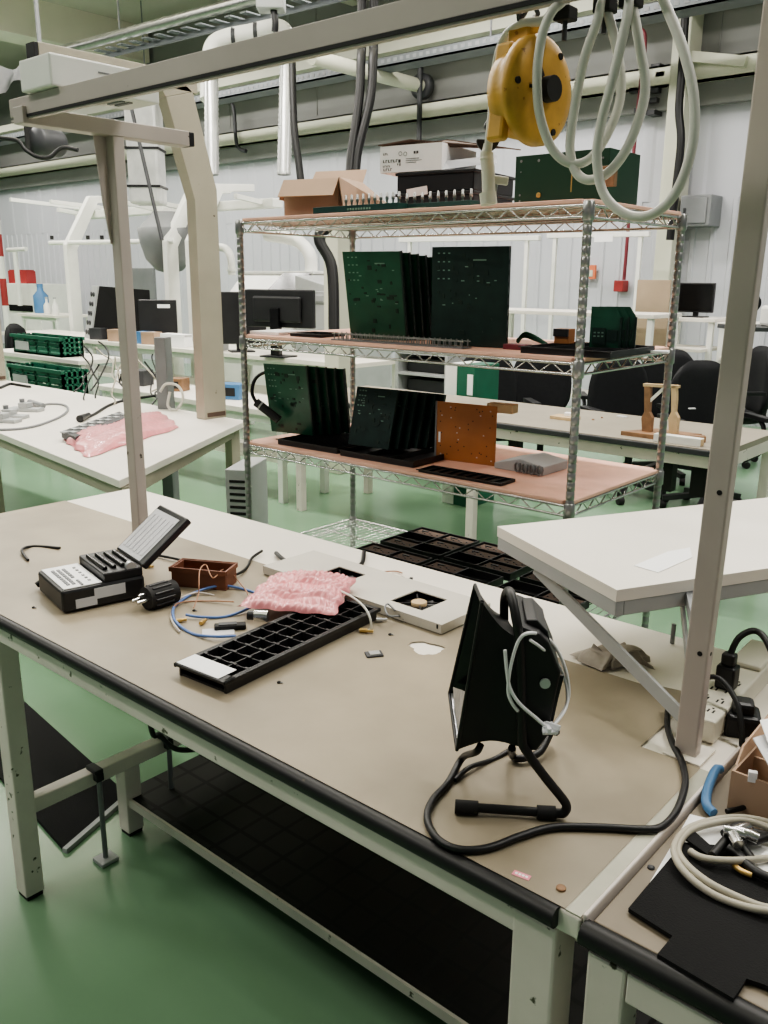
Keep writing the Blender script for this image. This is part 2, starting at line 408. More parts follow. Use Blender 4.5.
# blower hanging left
c = dep(48, 142, 7.5)
t = thing('blower', 'dark grey round blower hanging under the cable tray at upper left', 'blower', tuple(c))
mb = MB().at(tuple(c), YAW-.5, math.pi/2); mb.lathe([(.0, -.13), (.1, -.13), (.115, -.1), (.115, .1), (.1, .13), (0, .13)], 20); mb.build('motor', 'dark_grey', t)
MB().at(tuple(c), YAW).box(-.17, -.09, -.08, .08, -.1, .12).build('mount', 'rubber', t, .01)
MB().cyl(c+Vector((0, 0, .1)), (c.x, c.y, CZ), .02, 6).build('hanger_rod', 'grey', t)
cable('blower_cable', 'black cable drooping in a loop below the round blower', 'cable', [dep(0, 138, 7.3), dep(18, 141, 7.3), dep(26, 150, 7.3), dep(38, 157, 7.3), dep(50, 157, 7.3), dep(62, 148, 7.3), dep(78, 150, 7.3)], .018, 'cable_black')
# ------------------------------------------------------------------ light
def area(loc, sx, sy, e, rot=(0, 0, 0), col=(1, .955, .9)):
    d = bpy.data.lights.new('ceiling_lamp_or_fill', 'AREA'); d.shape = 'RECTANGLE'; d.size = sx; d.size_y = sy; d.energy = e; d.color = col
    o = bpy.data.objects.new('ceiling_lamp_or_fill', d); COL.objects.link(o); o.location = loc; o.rotation_euler = rot
for (x, y, e) in ((-1.2, 3.4, 125), (-5.5, 3.4, 165), (-10.5, 3.4, 180), (-16, 3.4, 170), (-1.2, 7.4, 140), (-6, 7.4, 160), (-11.5, 7.4, 170), (-18, 7.4, 170), (-8, -1.5, 120), (1.8, 2.6, 95), (-3.2, -1.2, 80)):
    area((x, y, 4.95), 2.6, .35, e)
for (x, y, e) in ((-4, 5, 150), (-10, 5, 200), (-17, 5, 200), (-3, 0, 80)): area((x, y, 5.0), 3.0, 1.2, e, (math.pi, 0, 0))  # added fill facing up to brighten the ceiling, no fixtures of the hall
wd = bpy.data.worlds.new('world'); SC.world = wd; wd.use_nodes = True
wd.node_tree.nodes['Background'].inputs['Color'].default_value = (.93, .96, 1, 1); wd.node_tree.nodes['Background'].inputs['Strength'].default_value = .16
SC.view_settings.view_transform = 'AgX'; SC.view_settings.look = 'AgX - Medium High Contrast'
SC.view_settings.exposure = 0.2
# ------------------------------------------------------------------ main workbench
T = .80
BX0, BX1, BY0, BY1 = -2.78, -.408, .850, 1.79
wbn = thing('workbench', 'long pale green steel workbench with worn brown mat, black front edge and overhead rail', 'workbench', (-1.2, 1.3, 0))
MB().box(BX0, BX1, BY0, BY1, .765, .797).build('tabletop', 'laminate', wbn, .003)
# mat with a notch round the right upright and a torn hole
mat_z0, mat_z1 = .797, .800
def P2(x, y, z=T): p = onz(x, y, z); return (p.x, p.y)
out = [(BX0+.004, BY0+.002), (BX1-.018, BY0+.002), (BX1-.018, 1.285), (-.533, 1.285), (-.533, 1.395), P2(655, 700), P2(672, 690), P2(668, 684), (-.72, 1.512), (-.80, 1.508), (BX0+.004, 1.506)]
hc = onz(426, 648, T)
mb = MB()
# hole: built as a ring of quads bridging a rectangle to the torn outline
hx0, hx1, hy0, hy1 = hc.x-.06, hc.x+.06, hc.y-.06, hc.y+.06
def rect(x0, x1, y0, y1): mb.add([(x0, y0, mat_z1), (x1, y0, mat_z1), (x1, y1, mat_z1), (x0, y1, mat_z1)], [(0, 1, 2, 3)])
XR = -.430
rect(BX0+.004, hx0, BY0+.002, 1.285); rect(hx1, XR, BY0+.002, 1.285); rect(hx0, hx1, BY0+.002, hy0)
n = 24; rin = []; rout = []
for i in range(n):
    a = 2*math.pi*i/n; r = .034*(1+.12*math.sin(3*a+1)+.08*math.sin(5*a)+.05*math.sin(9*a))
    rin.append((hc.x+r*1.12*math.cos(a+.7), hc.y+r*.88*math.sin(a+.7)))
    a += .7; s = 1/max(abs(math.cos(a)), abs(math.sin(a))); rout.append((hc.x+.06*s*math.cos(a), hc.y+.06*s*math.sin(a)))
mb.add([(p[0], p[1], mat_z1) for p in rin+rout], [(i, (i+1) % n, n+(i+1) % n, n+i) for i in range(n)])
for sx in (-1, 1):
    for sy in (-1, 1):
        near = sorted(rout, key=lambda p: (p[0]-(hc.x+sx*.06))**2+(p[1]-(hc.y+sy*.06))**2)[:2]
        mb.add([(p[0], p[1], mat_z1) for p in near]+[(hc.x+sx*.06, hc.y+sy*.06, mat_z1)], [(0, 1, 2)])
rect(hx0, hx1, hy1, 1.285) if hy1 < 1.285 else None
Y2 = max(1.285, hy1)
rect(BX0+.004, hx0, 1.285, Y2); 
if Y2 > 1.285: rect(hx1, -.533, 1.285, Y2)
rect(BX0+.004, -.60, Y2, 1.508)
mb.add([(-.60, Y2, mat_z1), (-.533, Y2, mat_z1), (-.55, 1.535, mat_z1), (-.60, 1.525, mat_z1)], [(0, 1, 2, 3)])
mb.build('bench_mat', 'esd_mat', wbn)
MB().tube([(BX0, BY0-.004, .786), (BX1-.03, BY0-.004, .786)], .0145, 12).build('edge_trim', 'black_trim', wbn)
MB().box(XR, BX1-.001, BY0+.002, 1.285, .797, .7995).build('edge_strip', 'strip_paint', wbn)
# frame
mb = MB()
mb.box(BX0+.02, BX1-.055, BY0-.001, BY0+.03, .727, .765)
mb.box(BX1-.052, BX1-.024, BY0+.055, BY1-.03, .71, .765); mb.box(BX0+.01, BX0+.04, BY0+.03, BY1-.03, .71, .765); mb.box(BX0+.01, BX1-.03, BY1-.03, BY1-.001, .71, .765)
mb.box(BX1, BX1+.006, BY0+.004, BY1, .755, .8035)
mb.build('top_frame', 'bench_paint', wbn, .003)
for (x0, x1, y0, y1) in ((-1.987, -1.934, .8475, .898), (-.503, -.4385, .8475, .905), (-1.987, -1.934, 1.70, 1.75), (-.503, -.4385, 1.70, 1.75)):
    lg = MB().box(x0, x1, y0, y1, .012, .765).build('leg', 'bench_paint', wbn, .004)
    MB().box(x0+.004, x1-.004, y0+.004, y1-.004, 0, .014).build('foot', 'rubber', lg)
# middle short leg carrying the low shelf, at the left
lg = MB().box(-2.02, -1.97, 1.175, 1.225, .012, .235).build('leg', 'bench_paint', wbn, .003)
MB().box(-2.016, -1.974, 1.179, 1.221, 0, .014).build('foot', 'rubber', lg)
MB().box(-1.985, -1.945, .895, 1.71, .232, .272).build('stretcher', 'bench_paint', wbn, .004)
for yy in (1.075, 1.30):
    st = MB().cyl((-1.932, yy, .012), (-1.932, yy, .27), .007, 10).build('support_rod', 'grey', wbn)
    MB().box(-1.975, -1.925, yy-.012, yy+.012, .271, .284).box(-1.944, -1.922, yy-.011, yy+.011, .25, .274).build('clamp', 'black_plastic', st, .003)
    MB().box(-1.957, -1.907, yy-.026, yy+.026, 0.001, .012).build('foot_plate', 'light_grey', st, .002)
# low shelf
SZ = .12
sh = MB().box(-2.02, -.46, 1.19, 1.70, SZ-.012, SZ).build('low_shelf', 'shelf_black', wbn)
MB().box(-2.02, -.46, 1.182, 1.19, SZ-.022, SZ+.003).build('shelf_edge', 'bench_paint', sh)
MB().box(-.46, -.442, .905, 1.70, .09, .13).build('stretcher', 'bench_paint', wbn, .003)
# uprights, arms, overhead rail
PY = 1.325; PLX = -2.053
MB().box(PLX, PLX+.038, PY-.02, PY+.012, T, 1.90).build('upright', 'post_paint', wbn, .003)
up = MB().hexa([(-.484, PY-.02, T), (-.447, PY-.02, T), (-.447, PY+.004, T), (-.484, PY+.004, T)], [(-.464, PY-.02, 2.35), (-.426, PY-.02, 2.35), (-.426, PY+.006, 2.35), (-.464, PY+.006, 2.35)]).build('upright', 'post_paint', wbn, .003)
MB().box(-.495, -.432, PY-.038, PY+.03, T, T+.003).build('base_plate', 'laminate', up)
mb = MB()
for z in (.985, 1.25): mb.cyl((-.46+.011*(z-.8), PY-.0208, z), (-.46+.011*(z-.8), PY-.019, z), .0042, 10); mb.cyl((-.4480+.0115*(z-.8), PY-.009, z), (-.4462+.0115*(z-.8), PY-.009, z), .0035, 10)
mb.build('bolt_hole', 'rubber', up)
# left gusset blade in front of the upright
ar = MB().box(PLX-.004, PLX+.04, 1.075, 1.535, 1.893, 1.93).build('top_arm', 'post_paint', wbn, .002)
MB().box(PLX-.003, PLX+.039, 1.535, 1.552, 1.894, 1.929).build('end_cap', 'black_plastic', ar, .002)
MB().slab([(PLX+.002, 1.272, 1.893), (PLX+.002, 1.306, 1.893), (PLX+.002, 1.306, 1.64), (PLX+.002, 1.300, 1.64), (PLX+.002, 1.285, 1.74)], (.004, 0, 0)).build('gusset', 'post_paint', ar)
MB().box(-.49, -.44, 1.04, 1.55, 2.35, 2.39).build('top_arm', 'post_paint', wbn, .002)
rl = MB().box(-2.09, .1, 1.085, 1.098, 1.912, 1.951).box(-2.09, -2.076, 1.098, 1.125, 1.912, 1.951).build('overhead_rail', 'post_paint', wbn, .0015)
MB().box(-2.05, .1, 1.0842, 1.0965, 1.9065, 1.9125).build('rail_slot', 'rubber', rl)
MB().box(-2.09, .1, 1.0865, 1.0975, 1.903, 1.907).build('rail_lip', 'post_paint', rl)
# riser shelf, turned about 28 degrees, on the right upright
RZ = 1.05
C0 = onz(617, 590, RZ); C0.z = 0; CL = onz(540, 549, RZ); CL.z = 0; CR = onz(768, 567, RZ); CR.z = 0
u = (CL-C0).normalized(); v = Vector((-u.y, u.x, 0))
if v.dot(CR-C0) < 0: v = -v
def rp(a, b): p = C0+u*a+v*b; return (p.x, p.y)
rs = MB().prism([rp(0, 0), rp(.42, 0), rp(.42, .75), rp(0, .75)], RZ-.022, RZ).build('riser_shelf', 'laminate_white', wbn)
mb = MB()
mb.prism([rp(0.001, 0.001), rp(.419, 0.001), rp(.419, .018), rp(0.001, .018)], RZ-.05, RZ-.022); mb.prism([rp(0.001, .732), rp(.419, .732), rp(.419, .749), rp(0.001, .749)], RZ-.05, RZ-.022)
mb.prism([rp(0.001, .018), rp(.018, .018), rp(.018, .732), rp(0.001, .732)], RZ-.05, RZ-.022); mb.prism([rp(.402, .018), rp(.419, .018), rp(.419, .732), rp(.402, .732)], RZ-.05, RZ-.022)
mb.build('shelf_frame', 'light_grey', rs, .002)
mb = MB(); mb.box(0, 0, 0, 0, 0, 0) if False else None
q = Vector((*rp(-.0005, .0), 0))
e0 = Vector((*rp(.28, .012), RZ-.05)); 
mb.beam((-.481, PY-.002, .858), e0, .006, .026, 0); mb.build('brace', 'light_grey', wbn)
e1 = Vector((*rp(.02, .16), RZ-.05)); MB().beam((-.474, PY+.005, .90), e1, .005, .02).build('brace', 'light_grey', wbn)
cl = MB().beam((-.466, PY+.003, RZ-.035), Vector((*rp(.003, .17), RZ-.035)), .03, .022).build('shelf_bracket', 'grey', wbn)
# paper on riser
a = [onz(x, y, RZ) for x, y in ((634, 566), (658, 573), (692, 558), (690, 548), (668, 552))]
tag(MB().slab([(p.x, p.y, RZ+.0005) for p in a], (0, 0, .0008)).build('paper_sheet', 'paper'), 'white paper sheet lying on the riser shelf beside the right upright', 'paper')
# luminaire resting on the rail, left
a0 = ony(20, 80, 1.07); a1 = ony(51, 80, 1.07)
t = thing('task_lamp', 'long white slotted lamp housing lying across the left end of the overhead rail', 'lamp', (a1.x-.05, 1.2, 1.952))
MB().box(a0.x, a1.x, 1.07, 1.345, 1.953, 2.018).build('housing', 'white_paint', t, .004)
mb = MB()
for (yy, zz) in ((1.185, 1.995), (1.20, 1.982)): mb.box(a1.x-.001, a1.x+.0012, yy, yy+.075, zz, zz+.003)
mb.build('vent_slot', 'grey', t)
mb = MB()
for k in range(3): mb.box(a1.x-.09, a1.x-.03, 1.24+k*.02, 1.25+k*.02, 1.950, 1.9535)
mb.build('bottom_vent', 'grey', t)
# crumpled white sheets hung at the far left
c = dep(-4, 72, 2.35)
def fs(i, j):
    a = dep(-34, 66, 2.3)+ (dep(42, 66, 2.45)-dep(-34, 66, 2.3))*i
    a.z -= .085*j*(1-.75*i)+.02*(i-.45)**2; return a+FWD*(.02*math.sin(i*14+j*2))
tag(MB().sheet(fs, 16, 6).build('plastic_sheet', 'paper_grey'), 'creased white sheets draped beside the lamp housing at top left', 'sheet')
# ------------------------------------------------------------------ things on the workbench
def V3(p, z): return Vector((p.x, p.y, z))
# keypad device
R = math.radians
t = thing('label_maker', 'black handheld device with white keypad, lid open, at the left of the bench', 'device', (-1.793, .945, T), R(-12))
L = dict(world=False)
MB().box(-.188, 0, 0, .20, .004, .058).build('case', 'black_plastic', t, .007, **L)
kp = MB().box(-.181, -.008, .008, .098, .058, .0605).build('keypad', 'paper', t, .001, **L)
mb = MB()
for r in range(3):
    for c in range(8):
        if r == 2 and c > 4: continue
        mb.box(-.15+c*.016, -.139+c*.016, .022+r*.013, .029+r*.013, .0605, .063)
for c in range(6): mb.box(-.15+c*.022, -.142+c*.022, .074, .080, .0605, .0625)
for c in range(4): mb.box(-.05+c*.011, -.044+c*.011, .05, .055, .0605, .0635)
tag(mb.build('key', 'grey', kp, **L), 'small grey keys', kind='stuff')
hb = MB().box(-.184, -.004, .102, .198, .056, .08).build('hinge_block', 'black_plastic', t, .004, **L)
mb = MB()
for k in range(4): mb.cyl((-.15, .115+k*.022, .083), (-.03, .115+k*.022, .083), .006, 8)
mb.build('roller', 'black_gloss', hb, **L)
MB().cyl((-.018, .17, .084), (-.006, .17, .084), .012, 14).build('hinge_cap', 'silver_flat', hb, **L)
ld = MB().at((-.086, .2, .076), 0, R(38)).box(-.086, .086, 0, .16, -.008, .010).build('lid', 'black_plastic', t, .004, **L)
mb = MB().at((-.086, .2, .076), 0, R(38))
for k in range(6): mb.box(-.07+k*.022, -.058+k*.022, .02, .13, .0105, .0125)
mb.box(-.078, .062, .006, .145, .0102, .011); mb.build('lid_panel', 'paper_grey', ld, **L)
MB().box(-.0005, .0012, .075, .15, .024, .05).box(-.0005, .0014, .03, .08, .010, .032).build('sticker', 'paper_grey', t, **L)
mb = MB().at((-.1882, .05, .034), 0, 0, R(90)); mb.lathe([(.013, -.001), (.013, .001)], 16); mb.build('round_sticker', 'paper', t, **L)
cable('device_cable', 'two black cables running left from the keypad device', 'cable', [(-2.0, .99, T+.012), (-1.99, 1.02, T+.03), (-1.98, 1.02, T+.04), (-1.965, 1.035, T+.045)], .008, 'cable_black')
# round connector plug
c = onz(160, 606, T)
t = thing('round_plug', 'black cylindrical plug with bare metal pins lying beside the keypad device', 'plug', (c.x, c.y, T))
d = (onz(170, 601, T)-onz(150, 607, T)); d.z = 0; d.normalize(); cc = Vector((c.x, c.y, T+.028))
MB().tube([cc-d*.036, cc-d*.034, cc-d*.03, cc+d*.035, cc+d*.04, cc+d*.042], .028, 20).build('body', 'rubber', t, .004)
mb = MB()
for k in range(12):
    a = k*math.pi/6; s_ = d.cross(Vector((0, 0, 1))); o = s_*math.cos(a)*.028+Vector((0, 0, 1))*math.sin(a)*.028
    mb.tube([cc-d*.025+o, cc+d*.025+o], .003, 6)
mb.build('grip_rib', 'black_plastic', t)
mb = MB(); sd = d.cross(Vector((0, 0, 1)))
for s in (-.010, .010): mb.cyl(cc-d*.036+sd*s, cc-d*.066+sd*s, .0045, 10)
mb.cyl(cc-d*.036+Vector((0, 0, .012)), cc-d*.055+Vector((0, 0, .012)), .004, 10); mb.build('pin', 'chrome', t)
# brown bin
p = onz(172, 586, T); q = onz(226, 591, T); d = V3(q, 0)-V3(p, 0); yw = math.atan2(d.y, d.x); w = d.length
t = thing('storage_bin', 'small open brown plastic bin at the back left of the bench mat', 'bin', (p.x, p.y, T), yw)
mb = MB().box(0, w, 0, .07, 0, .004); h = .05
mb.box(0, w, 0, .004, .004, h).box(0, w, .066, .07, .004, h).box(0, .004, .004, .066, .004, h).box(w-.004, w, .004, .066, .004, h); mb.build('body', 'brown_bin', t, .001, **L)
MB().box(-.005, w+.003, -.005, 0, h-.01, h+.002).box(-.005, w+.003, .07, .075, h-.01, h+.002).box(-.005, 0, 0, .07, h-.01, h+.002).box(w, w+.004, 0, .07, h-.01, h+.002).build('rim', 'brown_bin', t, .001, **L)
# partitioned black tray
tz = T+.028
A0 = V3(onz(224.6, 683, tz), 0); A1 = V3(onz(381, 608, tz), 0); B0 = V3(onz(173, 663, tz), 0)
ex = (A1-A0).normalized(); ey = Vector((-ex.y, ex.x, 0)); ln = (A1-A0).length; wd_ = max(.17, (B0-A0).dot(ey))
t = thing('component_tray', 'long black compartment tray with a blank white label at its near end', 'tray', (A0.x, A0.y, T), math.atan2(ex.y, ex.x))
wd_ = (B0-A0).dot(ey)
mb = MB().box(.01, ln-.01, .01, wd_-.01, 0, .006)
mb.box(0, ln, 0, .006, .02, .028).box(0, ln, wd_-.006, wd_, .02, .028).box(0, .03, 0, wd_, .022, .028).box(ln-.008, ln, 0, wd_, .02, .028)
mb.box(.008, ln-.008, .006, .012, 0, .028).box(.008, ln-.008, wd_-.012, wd_-.006, 0, .028).box(.026, .03, .01, wd_-.01, 0, .028).box(ln-.012, ln-.008, .01, wd_-.01, 0, .028)
mb.build('tray_shell', 'black_plastic', t, .001, **L)
mb = MB()
for k in (1, 2): y = .01+(wd_-.02)*k/3; mb.box(.03, ln-.01, y-.0015, y+.0015, .006, .027)
nc = 11
for k in range(1, nc):
    x = .03+(ln-.04)*k/nc
    for r in range(3):
        y0 = .01+(wd_-.02)*r/3; y1 = .01+(wd_-.02)*(r+1)/3
        mb.box(x-.0012, x+.0012, y0, y1, .006, .027); mb.box(x-.003, x+.003, y0, y0+.009, .006, .0285); mb.box(x-.003, x+.003, y1-.009, y1, .006, .0285)
        mb.box(x+.006, x+.03, y0+.012, y1-.012, .006, .012)
mb.build('divider', 'black_plastic', t, **L)
MB().box(.004, .052, .022, wd_-.004, .0285, .0293).build('label', 'paper', t, **L)
MB().box(.115, .145, wd_*.55, wd_*.58, .029, .031).build('loose_pin', 'gold', t, **L) if False else None
# fan panel
pz = T+.024
N = V3(onz(441.7, 625, pz), 0); Rr_ = V3(onz(467.5, 611.6, pz), 0); Bk = V3(onz(380, 604.5, pz), 0)
ex = (N-Bk).normalized(); ey = Vector((-ex.y, ex.x, 0))
dy = .185; LN = .60
t = thing('fan_panel', 'flat white metal fan panel with two square openings behind the compartment tray', 'fan panel', (N.x, N.y, T), math.atan2(ex.y, ex.x))
hs = [(-.135, .085), (-.40, .085)]; hw = .048
mb = MB(); xs = [-LN]; 
xs = sorted([-LN, 0]+[h[0]-hw for h in hs]+[h[0]+hw for h in hs])
for i in range(len(xs)-1):
    mid = (xs[i]+xs[i+1])/2
    if any(abs(mid-h[0]) < hw for h in hs): mb.box(xs[i], xs[i+1], 0, hs[0][1]-hw, .021, .024).box(xs[i], xs[i+1], hs[0][1]+hw, dy, .021, .024)
    else: mb.box(xs[i], xs[i+1], 0, dy, .021, .024)
mb.box(-LN, 0, 0, .002, .002, .021).box(-LN, 0, dy-.002, dy, .002, .021).box(-.002, 0, 0, dy, .002, .021).box(-LN, -LN+.002, 0, dy, .002, .021); mb.build('panel', 'panel_grey', t, **L)
MB().box(-LN+.003, -.003, .003, dy-.003, .0, .003).build('back_plate', 'rubber', t, **L)
MB().box(-.014, -.010, -.001, 0, .012, .022).build('notch', 'rubber', t, **L)
for h in hs:
    mb = MB().box(h[0]-hw, h[0]+hw, h[1]-hw, h[1]+hw, .003, .005)
    for a in range(4):
        an = a*math.pi/2+.78; mb.beam((h[0], h[1], .016), (h[0]+.06*math.cos(an), h[1]+.06*math.sin(an), .016), .004, .003)
    for a in range(7):
        an = a*2*math.pi/7; c_, s_ = math.cos(an), math.sin(an); c2, s2 = math.cos(an+.5), math.sin(an+.5)
        mb.add([(h[0]+.017*c_, h[1]+.017*s_, .008), (h[0]+.043*c_, h[1]+.043*s_, .007), (h[0]+.043*c2, h[1]+.043*s2, .014), (h[0]+.017*c2, h[1]+.017*s2, .014)], [(0, 1, 2, 3)])
    f = mb.build('fan', 'black_plastic', t, **L)
    MB().at((h[0], h[1], .012)).lathe([(.019, 0), (.019, .008), (.017, .009)], 20).build('fan_hub', 'wood_pale' if h is hs[0] else 'black_gloss', f, **L)
# pink bubble wrap bag
bz = T+.045
cn = [V3(onz(236, 609, bz-.02), bz-.02), V3(onz(335, 610, bz), bz-.012), V3(onz(357, 576, bz+.01), bz+.005), V3(onz(278, 573, bz), bz)]
def bag(sgn):
    def f(i, j):
        b = (cn[0]*(1-i)+cn[1]*i)*(1-j)+(cn[3]*(1-i)+cn[2]*i)*j
        h = (max(0, 4*i*(1-i))**.5)*(max(0, 4*j*(1-j))**.5)
        bump = abs(math.sin(i*math.pi*15)*math.sin(j*math.pi*10))**.8*.0045*min(1, h*3)
        fold = .006*math.sin(i*7+j*5)+.005*math.sin(i*13-j*8)+.004*math.sin(j*19+i*3)
        z = b.z+sgn*(h*.026)+(bump if sgn > 0 else 0)+fold*h
        return Vector((b.x+.004*math.sin(j*23), b.y+.004*math.sin(i*25), max(z, tz+.003)))
    return f
mb = MB().sheet(bag(1), 120, 80)
mb.sheet(lambda i, j: bag(-1)(1-i, j), 40, 30)
tag(mb.build('bubble_wrap_bag', 'pink_bag'), 'pink bubble wrap bag lying across the black tray and fan panel', 'bubble wrap')
# blue coax coil and other coax leads
def px(pts, z): return [V3(onz(x, y, z), z+(.004*math.sin(i*2.1))) for i, (x, y) in enumerate(pts)]
cable('blue_coax', 'blue coaxial cable coiled on the mat between bin and tray', 'cable', px([(236, 636), (215, 638), (192, 632), (176, 622), (173, 612), (178, 602), (196, 592), (222, 587), (248, 589), (262, 598), (252, 608), (226, 615), (200, 617), (186, 616)], T+.006), .0034, 'blue_cable', n=8)
def connector(name, label, px_, py_, ang, z=T, l=.022, m='gold'):
    p = onz(px_, py_, z); a = Vector((math.cos(ang), math.sin(ang), 0))
    t = thing(name, label, 'connector', (p.x, p.y, z)); c = V3(p, z+.0055)
    MB().cyl(c-a*l*.5, c+a*l*.1, .0052, 6).build('nut', m, t); MB().cyl(c+a*l*.1, c+a*l*.6, .0035, 10).build('sleeve', m, t)
connector('coax_connector', 'gold connector on the left bend of the blue cable coil', 181, 622.5, 1.2)
connector('coax_connector', 'loose gold connector lying inside the blue cable coil', 203, 624, 2.0)
connector('coax_connector', 'gold connector lying behind the brown bin, left side', 149, 568, .4)
connector('coax_connector', 'gold plug at the near end of the white coax lead by the tray', 366, 633, .5, l=.028)
connector('coax_connector', 'silver box connector just behind the end of the white coax lead', 381, 622, .9, m='silver_flat')
cable('copper_coax', 'thin copper coloured coax lead looping over the brown bin', 'cable', [V3(onz(194, 612, T), T+.01), V3(onz(199, 606, T), T+.03), onz(199, 585, T+.05), onz(200, 570, T+.075), onz(206, 565, T+.07), onz(213, 578, T+.05), V3(onz(226, 580, T), T+.03), V3(onz(243, 592, T), T+.015), V3(onz(250, 602, T), T+.01)], .0017, 'copper')
cable('copper_coax', 'thin copper coloured coax lead lying from coil to the pink bag', 'cable', px([(171, 617), (176, 606), (190, 600), (212, 601), (234, 603)], T+.005), .0019, 'copper')
cable('pale_coax', 'pale coax lead curving along the left of the blue coil', 'cable', px([(180, 632), (172, 622), (172, 610), (180, 599), (197, 594), (214, 594)], T+.004), .0024, 'cable_pale')
cable('pale_coax', 'white coax lead arching over the compartment tray to a gold plug', 'cable', [V3(onz(338, 590, T+.05), T+.05), V3(onz(352, 597, T+.055), T+.055), V3(onz(364, 607, T+.05), T+.05), V3(onz(370, 618, T+.035), T+.035), V3(onz(371, 628, T+.012), T+.012), V3(onz(368, 633, T), T+.006)], .0028, 'hose_white')
cable('thin_coax', 'thin grey coax lead with brass tip behind the fan panel', 'cable', px([(372, 575), (384, 573), (396, 570), (402, 573)], T+.004), .002, 'copper')
cable('grey_loop', 'thin grey lead looped over the near edge of the fan panel', 'cable', [V3(onz(395, 612, pz), pz+.004), onz(388, 604, pz+.012), onz(385, 608, pz+.01), onz(389, 616, pz+.004), V3(onz(399, 621, T), T+.012), V3(onz(404, 622, T), T+.006)], .0022, 'grey')
# black small cables around the bin
cable('black_lead', 'black lead lying right of the brown bin towards the back', 'cable', px([(228, 577), (240, 574), (247, 566), (252, 558), (262, 552)], T+.005), .004, 'cable_black')
cable('black_lead', 'black lead lying behind the keypad device', 'cable', px([(28, 560), (22, 551), (34, 545), (60, 548)], T+.005), .004, 'cable_black')
cable('black_lead', 'black lead curling between the keypad device and the brown bin', 'cable', px([(128, 585), (134, 578), (138, 588), (142, 594)], T+.005), .004, 'cable_black')
cable('black_lead', 'black lead crossing the white bench strip behind the pink bag', 'cable', px([(276, 553), (284, 561), (300, 567), (318, 569)], T+.006), .006, 'cable_black')
cable('black_lead', 'black lead standing up at the back edge of the white strip', 'cable', px([(340, 572), (352, 570), (362, 562), (364, 552)], T+.006), .006, 'cable_black')
cable('black_lead', 'black lead running behind the brown bin to the right', 'cable', px([(150, 554), (176, 560), (205, 566), (228, 572)], T+.005), .004, 'cable_black')
# small dark clip, coax adapter
c = onz(228, 629, T); t = thing('adapter_box', 'small dark grey adapter lying at the left end of the pink bag', 'adapter', (c.x, c.y, T), .9)
MB().box(-.03, .04, -.012, .012, 0, .012).build('body', 'rubber', t, .003, **L); MB().box(-.02, .02, -.008, .008, .012, .014).build('face', 'dark_grey', t, **L)
c = onz(216, 633, T); t = thing('zip_bag', 'small clear bag lying under the dark grey adapter', 'bag', (c.x, c.y, T), .9)
MB().box(-.03, .04, -.02, .02, .0005, .003).build('film', 'paper_grey', t, **L)
c = onz(263, 622, tz); t = thing('barrel_adapter', 'silver and black barrel adapter on the tray below the pink bag', 'adapter', (c.x, c.y, tz))
cc = Vector((c.x, c.y, tz+.014)); a = Vector((.83, .55, 0))
MB().cyl(cc-a*.018, cc+a*.012, .013, 14).build('barrel', 'chrome', t); MB().cyl(cc-a*.034, cc-a*.018, .010, 12).build('socket', 'black_plastic', t)
# chip, grommet, label, hole residue
c = onz(374, 655, T); t = thing('circuit_chip', 'small grey circuit module lying alone on the mat', 'circuit module', (c.x, c.y, T), .95)
MB().box(-.018, .018, -.013, .013, 0, .004).build('board', 'dark_grey', t, .001, **L); MB().box(-.010, .012, -.009, .009, .004, .006).build('shield', 'silver_flat', t, **L)
c = onz(521.5, 875.5, T); t = thing('pink_sticker', 'small pink sticker near the front corner of the bench mat', 'sticker', (c.x, c.y, T), .16)
MB().box(-.012, .012, -.005, .005, .0002, .0008).build('base', 'pink_label', t, **L)
mb = MB()
for k in range(4): mb.box(-.009+k*.0048, -.0055+k*.0048, -.0018, .002, .0008, .001)
mb.build('mark', 'paper', t, **L)
c = onz(561, 889, T)
tag(MB().at((c.x, c.y, T)).lathe([(.004, 0), (.0062, 0), (.0066, .002), (.006, .003), (.004, .003)], 16).build('grommet', 'wood'), 'small brown ring grommet near the right front corner', 'grommet')
for i, (a, b, lab) in enumerate(((33.5, 608, 'small black screw left of the keypad device on the mat'), (390, 635, 'small brown screw beside the gold plug'), (194, 611, 'small dark screw inside the blue cable coil'), (279, 683, 'small dark crumb in front of the compartment tray'))):
    c = onz(a, b, T); t = thing('screw', lab, 'screw', (c.x, c.y, T)); MB().at((c.x, c.y, T)).lathe([(.004, 0), (.004, .003), (.002, .004)], 8).build('head', 'rubber', t)
    MB().cyl((c.x, c.y, T+.002), (c.x+.008, c.y+.002, T+.002), .0015, 6).build('shank', 'grey', t)
for i, (a, b) in enumerate(((402, 579), (407, 581), (411, 580))):
    c = onz(a, b, T); tag(MB().at((c.x, c.y, T), i).box(-.006, .006, -.004, .004, 0, .006).build('small_clip', 'black_plastic', None, .001), 'tiny black clip on the white strip behind the fan panel', 'clip', 'tiny black clips behind the fan panel')
# rag
c = onz(612, 662, T)
def rag(i, j):
    p = [V3(onz(569, 656, T), 0), V3(onz(598, 672, T), 0), V3(onz(656, 668, T), 0), V3(onz(640, 652, T), 0)]
    b = (p[0]*(1-i)+p[3]*i)*(1-j)+(p[1]*(1-i)+p[2]*i)*j
    h = (max(0, 4*i*(1-i))*max(0, 4*j*(1-j)))**.35
    nz_ = mnoise.noise(Vector((i*4.2, j*2.6, 3.1)))*.5+.5; fz = abs(mnoise.noise(Vector((i*7+j*3, j*4, 9.7))))
    z = h*(.008+.030*nz_+.016*fz)
    return Vector((b.x+.014*math.sin(j*9+i*4), b.y+.014*math.sin(i*11), T+.003+max(0, z)))
tag(MB().sheet(rag, 60, 44).build('cleaning_rag', 'rag'), 'crumpled grey rag lying on the white strip under the riser shelf', 'rag')
